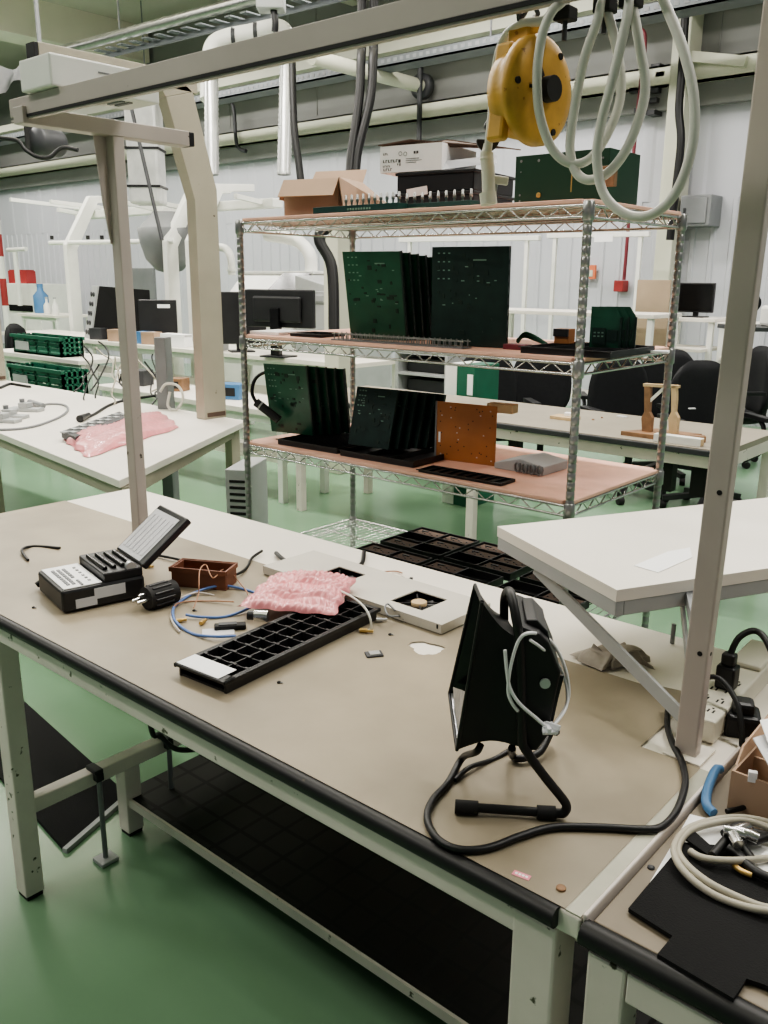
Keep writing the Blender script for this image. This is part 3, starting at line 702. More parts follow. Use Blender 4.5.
# power strip
t = thing('power_strip', 'white power strip with rows of sockets lying behind the right upright', 'power strip', (-.475, 1.37, T))
ang = R(1.5)
t.rotation_euler = (0, 0, ang); INV[t] = (Matrix.Translation(Vector((-.475, 1.37, T))) @ Matrix.Rotation(ang, 4, 'Z')).inverted()
MB().box(-.033, .033, 0, .40, 0, .042).build('housing', 'white_plastic', t, .004, **L)
MB().box(-.030, .030, .25, .385, .042, .052).build('switch_block', 'white_plastic', t, .004, **L)
mb = MB()
for k in range(4):
    for s in (-.014, .012):
        y = .03+k*.045
        mb.box(s-.006, s-.003, y, y+.012, .0415, .0425).box(s+.003, s+.006, y, y+.012, .0415, .0425); mb.cyl((s, y+.018, .0415), (s, y+.018, .0425), .0025, 8)
mb.build('socket_hole', 'rubber', t, **L)
pg = thing('power_plug', 'black power plug standing in the white power strip', 'plug', (-.478, 1.515, T+.042))
MB().box(-.017, .017, -.016, .016, 0, .045).build('body', 'black_plastic', pg, .004, **L); MB().box(-.012, .012, -.011, .011, .045, .068).build('strain_relief', 'black_plastic', pg, .004, **L)
cable('power_lead', 'black power lead arching from the standing plug down beside the bench', 'cable', [(-.478, 1.515, T+.105), (-.472, 1.535, T+.135), (-.45, 1.55, T+.15), (-.42, 1.53, T+.14), (-.385, 1.50, T+.09), (-.37, 1.46, T+.02), (-.375, 1.43, T-.02)], .006, 'cable_black')
cable('power_lead', 'second black lead looping from behind the upright over the power strip', 'cable', [(-.50, 1.42, T+.02), (-.495, 1.44, T+.075), (-.47, 1.45, T+.085), (-.43, 1.43, T+.06), (-.405, 1.40, T+.01), (-.40, 1.37, T-.03)], .005, 'cable_black')
# thin rod standing at rear strip edge (px 674,640)
p = onz(674, 642, T); tag(MB().cyl((p.x, p.y-.01, T), (p.x, p.y-.01, T+.045), .005, 10).build('dowel_pin', 'grey'), 'short grey pin standing at the back edge of the bench', 'pin')
# ------------------------------------------------------------------ flood lamp on its bent tube stand
f0 = onz(457, 807, T+.010); f1 = onz(556, 813, T+.010)
dl = f1-f0; dl.z = 0; dl.normalize(); nl = Vector((-dl.y, dl.x, 0))
def lp(x, y, off=0):
    o = f0+nl*off; d = ray(x, y); return CAM+d*((o-CAM).dot(nl)/d.dot(nl))
t = thing('flood_lamp', 'black flood lamp with flared hood standing on a bent tube stand on the mat', 'lamp', (f1.x-.05, f1.y, T))
NTp, NBp, FTp, FBp = lp(482, 602, .0), lp(457, 750, .0), lp(475, 585, .14), lp(449.5, 694, .14)
bNT, bNB, bFT, bFB = lp(521, 640, .005), lp(523, 748, .005), lp(506, 617, .13), lp(508, 706, .13)
cen = (NTp+NBp+FTp+FBp+bNT+bNB+bFT+bFB)/8
mb = MB()
# flared panels with a slightly bowed profile
def panel(a, b, c, d, inn=False):   # a,b rim ; d,c body ; bowed inwards
    def fn(i, j):
        p = (a*(1-i)+b*i)*(1-j)+(d*(1-i)+c*i)*j
        q = p+(cen-p)*(.10*math.sin(math.pi*j)*(1-.0*j))
        if inn: q = q+(cen-q).normalized()*.004
        return q
    return fn
for q in ((NTp, NBp, bNB, bNT), (FTp, NTp, bNT, bFT), (FBp, FTp, bFT, bFB), (NBp, FBp, bFB, bNB)): mb.sheet(panel(*q), 8, 8)
rim = [NTp, NBp, FBp, FTp]
for i in range(4): mb.cyl(rim[i], rim[(i+1) % 4], .0028, 8)
mb.build('hood', 'black_paint', t)
mb = MB()
for k, q in enumerate(((NTp, NBp, bNB, bNT), (FTp, NTp, bNT, bFT), (FBp, FTp, bFT, bFB), (NBp, FBp, bFB, bNB))): mb.sheet(panel(*q, inn=True), 8, 8, 0 if k != 3 else 1)
mb.sheet(lambda i, j: (lambda p: p+(cen-p).normalized()*.006)((lp(467, 697, .008)*(1-i)+lp(457.5, 748, .004)*i)*(1-j)+(lp(451, 688, .13)*(1-i)+lp(453, 738, .05)*i)*j), 4, 4, 1)
mb.build('reflector', ['black_gloss', 'mirror'], t)
mb = MB(); 
body = [(521, 626), (540, 634), (549, 643), (561, 673), (555, 699), (548, 736), (537, 751), (524, 751)]
mb.slab([lp(x, y, .0) for x, y in body], nl*.13)
hb_ = mb.build('lamp_body', 'black_paint', t, .003)
mb = MB().slab([lp(x, y, .02) for x, y in ((526, 620), (537, 620), (548, 632), (551, 645), (530, 640))], nl*.09); mb.build('terminal_box', 'black_plastic', hb_, .002)
mb = MB()
for k in range(7): mb.slab([lp(x, y, .012+k*.018) for x, y in ((556, 675), (564, 676), (558, 700), (550, 736), (545, 736), (553, 699))], nl*.004)
mb.build('cooling_fin', 'black_paint', hb_)
c = lp(545, 683, -.0015)
MB().tube([c, c-nl*.003], .0075, 16).build('pivot_screw', 'silver_flat', t)
st = MB().tube(spl([lp(504, 622, .12), lp(504.5, 600, .10), lp(507, 592, .07), lp(511, 594, .02), lp(516, 618, -.006), lp(519, 640, -.008), lp(521, 690, -.008), lp(522, 738, -.008), lp(527, 752, -.008), lp(545, 777, -.005), lp(562, 798, 0), lp(566.5, 806, 0), lp(564, 812.5, 0), lp(556, 813, 0), lp(510, 810, 0), lp(458, 806.5, 0)], 6), .0068, 12).build('stand_tube', 'black_paint', t)
MB().tube([lp(455, 806.3, 0), lp(457, 806.5, 0), lp(476, 807.8, 0), lp(478, 808, 0)], .0102, 14).build('rubber_sleeve', 'rubber', st)
MB().tube([lp(537, 812, 0), lp(539, 812.2, 0), lp(554, 813, 0), lp(556, 813, 0)], .0102, 14).build('rubber_sleeve', 'rubber', st)
t2 = thing('cable_tie', 'white cable ties looped round the black flood lamp body', 'cable tie', tuple(lp(548, 725, -.02)))
mb = MB()
mb.tube(spl([lp(505, 650, -.015), lp(507, 672, -.016), lp(510, 688, -.016), lp(519, 703, -.016), lp(536, 718, -.014), lp(549, 728, -.012), lp(556, 722, .02), lp(566, 706, .05), lp(569, 690, .06), lp(565, 668, .06), lp(556, 648, .05), lp(545, 637, .03), lp(530, 633, -.012), lp(519, 640, -.016), lp(511, 665, -.016), lp(508, 690, -.016), lp(512, 703, -.016), lp(518, 711, -.014)], 6), .0026, 6)
mb.tube(spl([lp(549, 730, -.014), lp(560, 718, .02), lp(567, 704, .05), lp(566, 684, .06), lp(558, 664, .055), lp(544, 650, .0), lp(530, 640, -.016)], 6), .0022, 6)
mb.build('tie_strap', 'clear_tie', t2)
c = lp(549, 729, -.016)
mb = MB()
for k in range(5): mb.at(tuple(c+Vector((.004*math.sin(k*2), .003*math.cos(k*3), -.003+.002*k))), k*.8, k*.5).box(-.011, .011, -.004, .004, -.003, .003)
mb.build('tie_head', 'tape_white', t2, .001)
# lamp lead: from the body, round the foot and over to the upright
pts = [lp(481, 744, .03), lp(476, 752, .03)]
pts += [V3(onz(x, y, T), T+z) for x, y, z in ((462, 769, .02), (448, 786, .006), (433, 803, .006), (427, 822, .006), (437, 842, .006), (458, 853, .006), (487, 852, .006), (520, 840, .006), (553, 831, .006), (600, 831, .006), (640, 833, .006), (660, 831, .006), (674, 818, .006), (682, 800, .006), (685, 783, .006), (681, 764, .006), (672, 746, .006), (667, 728, .007), (669, 714, .02))]
pts += [(-.50, 1.365, T+.045)]
cable('lamp_lead', 'long black lead from the flood lamp looping across the mat to the upright', 'cable', pts, .0056, 'cable_black')
cable('lamp_lead', 'short thick black cord looped under the back of the flood lamp', 'cable', [lp(512, 748, .06), V3(onz(512, 762, T), T+.012), V3(onz(520, 764, T), T+.010), V3(onz(540, 758, T), T+.012), V3(onz(552, 744, T), T+.03), lp(556, 732, .09), lp(549, 722, .10)], .0062, 'cable_black')
cable('lamp_lead', 'grey black lead running on the mat behind the flood lamp stand', 'cable', px([(455, 780), (470, 769), (492, 758), (510, 750)], T+.005), .004, 'cable_black')
# ------------------------------------------------------------------ tool balancer and air hose on the overhead rail
HY = 1.118
def hy(x, y, o=0): return ony(x, y, HY+o)
c = hy(534, 92); 
t = thing('tool_balancer', 'round yellow tool balancer with scuffed paint hanging from the overhead rail', 'balancer', (c.x, c.y, c.z))
R0 = .070; BA = -.12
mb = MB().at((c.x, c.y, c.z), BA, 0, math.pi/2)
mb.lathe([(0, -.044), (.040, -.044), (.056, -.036), (.060, -.02), (.060, -.004), (R0, -.001), (R0, .010), (R0-.006, .015), (.05, .018), (.026, .021), (0, .021)], 36); mb.build('housing', 'yellow', t)
n_ = Vector((math.cos(BA), math.sin(BA), 0)); sd_ = Vector((-n_.y, n_.x, 0))
mb = MB(); mb.tube([c+n_*.018, c+n_*.027, c+n_*.034, c+n_*.035], .0165, 18); mb.build('hub_knob', 'rubber', t)
mb = MB(); mb.beam(c+n_*.022+sd_*(-.012)+Vector((0, 0, .002)), c+n_*.022+sd_*(-.035), .006, .004)
mb.beam(c+n_*.0225+sd_*(-.012)+Vector((0, 0, .014)), c+n_*.0225+sd_*(-.026)+Vector((0, 0, .034)), .006, .005, up=n_)
for a in (0, 2.1, 4.2): 
    o = (sd_*math.sin(a+.6)+Vector((0, 0, 1))*math.cos(a+.6))*.056; mb.tube([c+o+n_*.014, c+o+n_*.019], .0045, 10)
mb.build('screw_head', 'rubber', t)
MB().beam(c+sd_*0+Vector((0, 0, .058))-n_*.02, c+Vector((0, 0, .087))-n_*.02, .042, .03, up=sd_).beam(c+Vector((0, 0, .06))-sd_*.03-n_*.025, c+Vector((0, 0, -.065))-sd_*.045-n_*.025, .016, .03, up=n_).build('hanger_block', 'yellow', t, .005)
rt = Vector((c.x, c.y-.0, 1.9045))
mb = MB(); top = Vector((c.x-.008, HY-.006, 1.903)); base = c+Vector((0, 0, .085))-n_*.02
mb.tube(spl([base+sd_*.012, base+sd_*.016+Vector((0, 0, .012)), top+Vector((.012, 0, .0)), top+Vector((0, 0, .012)), top+Vector((-.012, 0, 0)), base-sd_*.016+Vector((0, 0, .012)), base-sd_*.012], 6), .0032, 8); mb.build('hanger_hook', 'dark_grey', t)
# trolleys carrying the hose
def trolley(x, y, lab):
    p = hy(x, y); t = thing('hose_trolley', lab, 'trolley', (p.x, HY, 1.90)); MB().box(p.x-.012, p.x+.012, HY-.012, HY+.012, 1.888, 1.9045).build('carriage', 'rubber', t, .002)
    MB().tube([(p.x, HY, 1.89), (p.x, HY, 1.865)], .0035, 8).build('hook', 'dark_grey', t)
trolley(566, 6, 'dark hose trolley in the rail just right of the yellow balancer')
trolley(606, -6, 'dark hose trolley in the rail above the middle hose loop')
trolley(632, -12, 'dark hose trolley in the rail above the right hose loop')
A = [hy(487, 158, .03), hy(489, 140, .025), hy(493, 100, .02), hy(497, 60, .01), hy(506, 36, .0), hy(522, 24, -.01), hy(545, 20, -.012), hy(563, 6, 0), hy(566, 0, .01), hy(560, 4, -.02),
     hy(551, 13, -.035), hy(542, 36, -.045), hy(537, 75, -.045), hy(540, 116, -.04), hy(553, 150, -.03), hy(573, 164, -.02), hy(594, 155, -.01), hy(613, 122, 0), hy(621, 90, .005), hy(617, 50, .0), hy(606, 8, 0), hy(602, 2, -.01), hy(597, 22, -.015),
     hy(584, 60, -.02), hy(574, 112, -.02), hy(570, 148, -.02), hy(576, 172, -.02), hy(590, 180, -.02), hy(611, 170, -.015), hy(631, 140, -.01), hy(645, 92, .0), hy(640, 48, .0), hy(632, 4, .0), hy(630, -3, -.01), hy(626, 22, -.02),
     hy(613, 78, -.03), hy(601, 124, -.03), hy(597, 162, -.03), hy(605, 196, -.03), hy(628, 215, -.03), hy(653, 214, -.03), hy(676, 192, -.025), hy(692, 148, -.02), hy(694, 100, -.015), hy(684, 52, -.01), hy(665, 4, 0), hy(655, -18, 0)]
cable('air_hose', 'white air hose hanging in three big loops from the overhead rail', 'hose', A, .0062, 'hose_white', n=10, k=7)
c = hy(488, 182, .03)
t = thing('air_gun', 'white air gun hanging on the end of the white hose above the top shelf', 'air gun', tuple(c))
zt, zb_ = hy(487, 152, .03), hy(489, 204, .03)
ax = RGT.copy(); ax.z = 0; ax.normalize()
MB().tube(spl([zt, zt-Vector((0, 0, .008)), c+Vector((0, 0, .012)), zb_], 4), .010, 12).tube([zt+Vector((0, 0, .012)), zt, zt-Vector((0, 0, .01))], .0055, 10, 0, False, .011).build('handle', 'white_plastic', t)
MB().beam(c+ax*.004+Vector((0, 0, .004)), c+ax*.03+Vector((0, 0, .001)), .009, .012).build('spout', 'white_plastic', t, .002)
MB().beam(c+ax*.012-Vector((0, 0, .002)), c+ax*.009-Vector((0, 0, .026)), .005, .006).build('trigger', 'light_grey', t, .001)
MB().tube([c-Vector((0, 0, .015)), zb_-Vector((0, 0, .0005))], .0125, 12).build('base_ring', 'white_plastic', t)
c = hy(489, 138, .028)
t = thing('hose_stop', 'black ball and half disc stop clamped on the hose above the air gun', 'hose stop', tuple(c))
vdir = FWD.copy(); vdir.z = 0; vdir.normalize()
mb = MB(); a = c+vdir*.010
n = 14; pts = [a+ax*(.017*math.cos(math.pi+math.pi*i/n))+Vector((0, 0, .017*math.sin(math.pi+math.pi*i/n))) for i in range(n+1)]
mb.slab(pts, vdir*.012); mb.build('half_disc', 'black_plastic', t, .001)
o = hy(491, 126, .038); MB().at(tuple(o)).lathe([(0, -.011), (.006, -.009), (.0105, -.003), (.0105, .003), (.006, .009), (0, .011)], 14).build('ball', 'black_plastic', t)
# ------------------------------------------------------------------ wire rack
RX0, RX1, RY0, RY1 = -2.612, -1.19, 2.2, 2.81
SHZ = [1.752, 1.334, .925, .50]
rk = thing('wire_rack', 'chrome wire shelving rack holding circuit boards behind the workbench', 'shelving rack', ((RX0+RX1)/2, (RY0+RY1)/2, 0))
for (x, y) in ((RX0, RY0), (RX1, RY0), (RX0, RY1), (RX1, RY1)):
    mb = MB().at((x, y, 0)); prof = []; z = .03
    while z < 1.745: prof += [(.0125, z), (.0125, z+.022), (.0112, z+.0235), (.0112, z+.0255)]; z += .027
    mb.lathe(prof, 14); mb.lathe([(.0, .012), (.012, .012), (.012, .03)], 12)
    po = mb.build('post', 'steel', rk)
    MB().at((x, y, 0)).lathe([(.02, 0), (.02, .006), (.008, .012)], 14).build('foot', 'rubber', po)
for z in SHZ:
    mb = MB(); r = .0035; dz = .030
    def side(p0, p1, k):
        p0 = Vector(p0); p1 = Vector(p1); dn = Vector((0, 0, -dz))
        mb.tube([p0, p1], .0048, 8); mb.tube([p0+dn, p1+dn], .0042, 8)
        pts = []
        for i in range(2*k+1): pts.append(p0+(p1-p0)*(i/(2*k))+(dn if i % 2 else Vector((0, 0, 0))))
        mb.tube(pts, .0026, 5)
    side((RX0, RY0, z), (RX1, RY0, z), 17); side((RX0, RY1, z), (RX1, RY1, z), 17); side((RX0, RY0, z), (RX0, RY1, z), 8); side((RX1, RY0, z), (RX1, RY1, z), 8)
    for i in range(1, 48): x = RX0+(RX1-RX0)*i/48; mb.tube([(x, RY0, z), (x, RY1, z)], .0018, 5)
    for y in (RY0+.2, RY1-.2): mb.tube([(RX0, y, z-.006), (RX1, y, z-.006)], .0042, 6)
    sh = mb.build('wire_shelf', 'chrome', rk)
    for (x, y) in ((RX0, RY0), (RX1, RY0), (RX0, RY1), (RX1, RY1)):
        MB().at((x, y, z)).lathe([(.0135, -.04), (.0168, -.036), (.0158, .008), (.0132, .011)], 16).build('collar', 'steel', sh)
names = ['pink foam liner covering the top shelf of the wire rack', 'pink foam liner covering the second shelf of the wire rack', 'pink foam liner covering the third shelf of the wire rack']
LZ = .011
for z, lab in zip(SHZ, names):
    mb = MB().prism([(RX0+.02, RY0-.004), (RX1-.02, RY0-.004), (RX1-.02, RY0+.012), (RX1+.004, RY0+.02), (RX1+.004, RY1-.02), (RX1-.02, RY1-.02), (RX1-.02, RY1+.002), (RX0+.02, RY1+.002), (RX0+.02, RY1-.02), (RX0-.002, RY1-.02), (RX0-.002, RY0+.02), (RX0+.02, RY0+.02)], z+.0052, z+.0052+LZ)
    tag(mb.build('shelf_liner', 'pink_liner', None, .002), lab, 'shelf liner')
S1, S2, S3 = [z+.0054+LZ for z in SHZ[:3]]
def onS(x, y, z, extra=0): p = onz(x, y, z); return p
# ---- open cardboard box
def obox(t, w, d, h, m, mi, flaps, th=.004):
    MB().box(0, w, 0, d, 0, th).box(0, w, 0, th, th, h).box(0, w, d-th, d, th, h).box(0, th, th, d-th, th, h).box(w-th, w, th, d-th, th, h).build('body', [m], t, 0, False)
    for (side, ln, ang, cut) in flaps:
        a = R(ang)   # angle below/above horizontal, outwards
        if side == 'f': p = [(0, 0, h), (w, 0, h)]; o = Vector((0, -math.cos(a), math.sin(a)))
        if side == 'b': p = [(w, d, h), (0, d, h)]; o = Vector((0, math.cos(a), math.sin(a)))
        if side == 'r': p = [(w, 0, h), (w, d, h)]; o = Vector((math.cos(a), 0, math.sin(a)))
        if side == 'l': p = [(0, d, h), (0, 0, h)]; o = Vector((-math.cos(a), 0, math.sin(a)))
        p = [Vector(q) for q in p]; e = (p[1]-p[0])
        pts = [p[0], p[1], p[1]+o*ln-e*cut, p[0]+o*ln+e*cut]
        nn = e.cross(o).normalized()
        MB().slab(pts, nn*.003).build('flap', mi, t, 0, False)
fy = RY0+.03
p = ony(283, 213, fy); 
t = thing('cardboard_box', 'open brown cardboard box with drooping flaps at the left end of the top shelf', 'box', (p.x-.015, fy+.02, S1), R(18))
obox(t, .215, .20, .125, 'cardboard', 'cardboard_inner', [('f', .075, -52, .0), ('l', .07, -70, .02), ('b', .07, 50, .01)])
# right flap with a slanting upper edge: big bent flap
MB().slab([(.215, 0, .125), (.215, .2, .125), (.36, .18, .02), (.25, -.03, .0)], (.003, 0, .003)).build('flap', 'cardboard', t, 0, False)
# ---- black crates stacked under the white carton
p = ony(397, 203, RY0+.20)
cr = thing('black_crate', 'black plastic crate under the white printed carton on the top shelf', 'crate', (p.x+.0, RY0+.2, S1), R(8))
mb = MB().box(0, .29, 0, .3, 0, .005)
for k in range(2):
    z0 = .004+k*.066
    mb.box(0, .29, 0, .006, z0, z0+.056).box(0, .29, .294, .3, z0, z0+.056).box(0, .006, 0, .3, z0, z0+.056).box(.284, .29, 0, .3, z0, z0+.056)
    mb.box(-.005, .295, -.006, .006, z0+.054, z0+.064).box(-.005, .295, .294, .306, z0+.054, z0+.064).box(-.005, .006, 0, .3, z0+.054, z0+.064).box(.284, .296, 0, .3, z0+.054, z0+.064)
mb.build('crate_body', 'black_plastic', cr, .002, False)
MB().slab([(.045, -.008, .055), (.125, -.008, .062), (.125, -.014, .088), (.045, -.012, .080)], (0, -.001, 0)).build('paper_tag', 'paper', cr, 0, False)
# ---- white carton with dark lid
ct = thing('white_carton', 'white printed carton with its dark inside lid lifted, on the black crate', 'carton', (p.x-.06, RY0+.18, S1+.136), R(10))
mb = MB(); w, d, h = .235, .26, .084
mb.box(0, w, 0, .004, 0, h).box(0, w, d-.004, d, 0, h).box(0, .004, .004, d-.004, 0, h).box(w-.004, w, .004, d-.004, 0, h).box(.004, w-.004, .004, d-.004, 0, .004)
mb.build('carton_body', 'paper', ct, 0, False)
MB().slab([(-.006, -.004, h+.002), (w*.5, -.004, h+.012), (w+.17, .10, h-.018), (w+.15, .30, h+.0), (w*.45, .29, h+.05), (-.006, .27, h+.03)], (0, 0, .004)).build('lid', 'cardboard_dark', ct, 0, False)
MB().slab([(w, .002, .0), (w+.02, .02, .004), (w+.16, .07, .020), (w+.15, .09, .045), (w, .03, .03)], (.002, .003, .0)).build('flap', 'paper_grey', ct, 0, False)
MB().box(w*.02, w*.98, .006, .012, h*.0, h+.006).build('inner_lid', 'cardboard_dark', ct, 0, False)
mb = MB(); y0, y1 = -.0012, 0
def ink(x0, x1, z0, z1): mb.box(x0, x1, y0, y1, z0, z1)
for (x, z, n_c, s) in ((.012, .056, 3, .007), (.012, .032, 6, .010), (.012, .018, 5, .006), (.014, .006, 4, .009)):
    for k in range(n_c):
        xx = x+k*s; ink(xx, xx+s*.25, z, z+s*.9); 
        if k % 2: ink(xx, xx+s*.7, z+s*.7, z+s*.9)
        else: ink(xx, xx+s*.7, z, z+s*.18)
ink(.072, .080, .030, .04); ink(.068, .071, .022, .028); ink(.076, .080, .020, .028)
for k in range(10):
    a = k*2*math.pi/10
    for cx, cz in ((.079, .058), (.098, .056)): ink(cx+.006*math.cos(a)-.001, cx+.006*math.cos(a)+.001, cz+.006*math.sin(a)-.001, cz+.006*math.sin(a)+.001)
ink(.10, .15, .040, .0415); ink(.10, .16, .034, .0352); ink(.10, .14, .028, .029); ink(.13, .137, .055, .063); ink(.14, .147, .055, .063)
mb.build('printing', 'ink', ct, 0, False)
# ---- stud bars (green strips with rows of metal studs)
def studbar(label, x0, y0_, x1, y1_, Y, sx0, sx1, n, mark=False):
    a = ony(x0, y0_, Y); b = ony(x1, y1_, Y); ln = b.x-a.x
    t = thing('terminal_bar', label, 'terminal bar', (a.x, Y, S1))
    MB().box(0, ln, 0, .05, 0, .022).build('bar', 'teal_bar', t, .001, False)
    u0 = ony(sx0, y0_, Y).x-a.x; u1 = ony(sx1, y0_, Y).x-a.x
    for k in range(n):
        x = u0+(u1-u0)*k/(n-1)
        MB().at((x, .025, .022)).lathe([(.0032, 0), (.0032, .012), (.0055, .012), (.0055, .022), (.004, .024), (.004, .034), (.0028, .035)], 8).build('stud', 'steel', t, 0, False)
    mb = MB()
    if mark:
        for k in range(9): mb.box(.16+k*.012, .167+k*.012, -.0008, 0, .007, .013)
    else:
        mb.box(.03, .12, -.0008, 0, .008, .010)
    mb.build('marking', 'pcb_mark', t, 0, False)
studbar('front green terminal bar with a row of metal studs before the cardboard box', 313, 213, 397, 208, RY0+.012, 341, 394, 10, True)
studbar('rear green terminal bar with a row of metal studs before the black crate', 397, 208, 470, 203, RY0+.075, 402, 466, 9)
# ---- green panel box
p = ony(514, 202, RY0+.16); q = ony(607, 197, RY0+.16); pt = ony(514, 156, RY0+.16)
t = thing('green_module', 'large dark green metal module box at the right end of the top shelf', 'module', (p.x, RY0+.16, S1))
ln = q.x-p.x; hh = .145
MB().box(0, ln, 0, .19, 0, hh).build('enclosure', 'green_panel', t, .001, False)
mb = MB()
for (x, z, r) in ((.02, .13, .004), (.02, .10, .002), (.08, .128, .004), (.02, .035, .003), (.02, .018, .003), (ln-.02, .12, .003)): mb.at((x, -.0005, z), 0, R(90)).lathe([(r, -.001), (r, .001)], 12)
mb.T = Matrix(); mb.build('rivet', 'grey', t, 0, False)
MB().at((.085, -.001, .032), 0, R(90)).lathe([(.003, -.001), (.0075, -.001), (.0075, .002), (.003, .002)], 16).build('port', 'gold', t, 0, False)
MB().box(ln*.62, ln*.62+.0035, -.001, 0, .035, .085).build('slot', 'gold', t, 0, False)
p = ony(597, 187, RY0+.14); q = ony(615, 165, RY0+.14)
t = thing('wood_block', 'small brown block fixed at the right front of the green module box', 'block', (p.x, RY0+.14, p.z))
MB().box(0, q.x-p.x, 0, .02, 0, q.z-p.z).build('block', 'wood', t, .002, False)
MB().box(.004, (q.x-p.x)*.3, -.001, 0, .004, q.z-p.z-.004).build('end_grain', 'wood_pale', t, 0, False)
# ---- circuit boards
def pcb(label, base, yaw, w, h, lean, mats_='pcb_green', group=None, seed=1, th=.0022, marks=True, holes=False, frame=True):
    rr = random.Random(seed)
    t = thing('circuit_board', label, 'circuit board', base, yaw, group)
    M0 = lambda: MB().at((0, 0, 0), 0, R(-lean))
    M0().box(0, w, 0, th, 0, h).build('board', mats_, t, 0, False)
    if marks:
        mb = M0()
        for k in range(12):
            x = w*(.08+.07*(k % 3)); z = h*(.93-.085*(k//3)); mb.box(x, x+.007, -.0006, 0, z, z+.004)
        mb.box(w*.55, w*.72, -.0006, 0, h*.86, h*.875)
        for k in range(10): x = w*rr.uniform(.1, .85); z = h*rr.uniform(.4, .8); mb.box(x, x+rr.uniform(.003, .012), -.0006, 0, z, z+.003)
        mb.build('marking', 'pcb_mark', t, 0, False)
    mb = M0()
    for k in range(26):
        x = w*rr.uniform(.05, .9); z = h*rr.uniform(.05, .92); a, b = rr.uniform(.004, .02), rr.uniform(.004, .016); mb.box(x, min(w, x+a), -.0035 if not marks else -.0018, 0, z, min(h, z+b))
    for k in range(14):
        x = w*rr.uniform(.05, .85); z = h*rr.uniform(.05, .88); mb.box(x, x+.018, th, th+.006, z, z+.012)
    mb.build('component_layer', 'pcb_edge', t, 0, False)
    if frame:
        mb = M0(); mb.box(w-.004, w+.002, -.001, .012, 0, h)
        for k in range(8): mb.box(w-.002, w+.0035, .002, .008, h*(.06+.11*k), h*(.10+.11*k))
        mb.build('edge_rail', 'pcb_dark', t, 0, False)
    return t
def row(labels, px0, py0, Y, z, w, h, lean, step, yaw, seeds, **k):
    p = ony(px0, py0, Y)
    for i, lab in enumerate(labels):
        pcb(lab, (p.x+step[0]*i, Y+step[1]*i, z), yaw, w-.002*i, h-(.004*i if i else 0), lean, seed=seeds+i, **k)
# second shelf, left row and right row
ordn = ['front', 'second', 'third', 'fourth', 'fifth', 'rear']
h1 = .335
row([f'{o} large green circuit board of the left row on the second shelf' for o in ordn[:5]], 351, 334, RY0+.12, S2+.002, .225, .300, -11, (.010, .034), R(12), 10)
row([f'{o} large green circuit board of the right row on the second shelf' for o in ordn[:6]], 431, 345, RY0+.10, S2+.002, .268, .305, -1, (-.018, .030), R(8), 30, mats_='pcb_dark')
# third shelf
row([f'{o} green circuit board of the left row on the third shelf' for o in ordn[:5]], 272, 446, RY0+.12, S3+.024, .20, .275, -9, (.018, .034), R(12), 50)
row([f'{o} dark populated circuit board of the middle row on the third shelf' for o in ordn[:6]], 348, 449, RY0+.13, S3+.024, .185, .215, 15, (.022, .030), R(4), 70, mats_='pcb_dark', frame=True)
# white connectors of the front board in the middle row
p = ony(348, 449, RY0+.14)
# ---- orange board
a = onz(436, 459, S3); a.y = max(a.y, RY0+.06)
t = thing('orange_board', 'orange brown perforated board standing upright on the third shelf', 'board', (a.x, a.y, S3+.001), R(8))
w_, h_ = .23, .205
MB().box(0, w_, 0, .003, 0, h_).build('board', 'pcb_orange', t, .0005, False)
rr = random.Random(5); mb = MB()
for k in range(26): x = w_*rr.uniform(.06, .95); z = h_*rr.uniform(.05, .95); mb.at((x, -.0004, z), 0, R(90)).lathe([(.0022, -.0004), (.0022, .0006)], 8)
mb.build('hole', 'rubber', t, 0, False)
mb = MB()
for k in range(12): x = w_*rr.uniform(.06, .95); z = h_*rr.uniform(.05, .95); mb.box(x, x+.005, -.0006, 0, z, z+.004)
mb.build('solder_pad', 'cable_pale', t, 0, False)
MB().box(-.006, .0, -.002, .006, 0, h_).build('edge_strip', 'grey', t, 0, False)
MB().box(.008, .016, -.001, 0, h_*.30, h_*.48).build('sticker', 'paper', t, 0, False)
MB().box(w_*.82, w_+.055, .004, .05, h_-.022, h_+.008).build('end_bracket', 'wood_pale', t, .002, False)
# ---- black ribbed trays
def ribtray(label, loc, yaw, w, d, n, h=.016, m='black_plastic'):
    t = thing('ribbed_tray', label, 'tray', loc, yaw)
    MB().box(0, w, 0, d, 0, .003).box(0, w, 0, .004, .003, h).box(0, w, d-.004, d, .003, h).box(0, .004, .004, d-.004, .003, h).box(w-.004, w, .004, d-.004, .003, h).box(-.006, w+.006, -.006, 0, h-.003, h).build('tray_shell', m, t, .001, False)
    mb = MB()
    for k in range(1, n): x = w*k/n; mb.box(x-.0015, x+.0015, .004, d-.004, .003, h-.001)
    if n: mb.build('rib', m, t, 0, False)
    return t
p = onz(263, 447, S3); ribtray('black ribbed tray under the left row of boards on the third shelf', (p.x, RY0+.03, S3), R(3), .30, .32, 16, .022)
p = onz(342, 458, S3); ribtray('black tray under the middle row of boards on the third shelf', (ony(341, 455, RY0+.04).x, RY0+.035, S3), R(2), .33, .30, 3, .022)
ribtray('black ribbed tray lying before the orange board on the third shelf', (ony(418, 466, RY0+.01).x, RY0+.012, S3), R(2), .32, .085, 9, .010)
ribtray('shallow black tray at the left end of the second shelf', (ony(290, 338, RY0+.06).x, RY0+.06, S2), R(4), .15, .14, 2, .012)
ribtray('black tray holding small boards at the right end of the second shelf', (ony(523, 352, RY0+.05).x, RY0+.035, S2), R(1), .285, .3, 4, .020)
# rack third shelf loose tags, paper
t = thing('paper_stack', 'white papers lying at the left end of the second shelf', 'paper', (ony(250, 340, RY0+.03).x, RY0+.03, S2), R(5))
MB().box(0, .15, 0, .16, 0, .012).build('sheets', 'paper', t, .001, False)
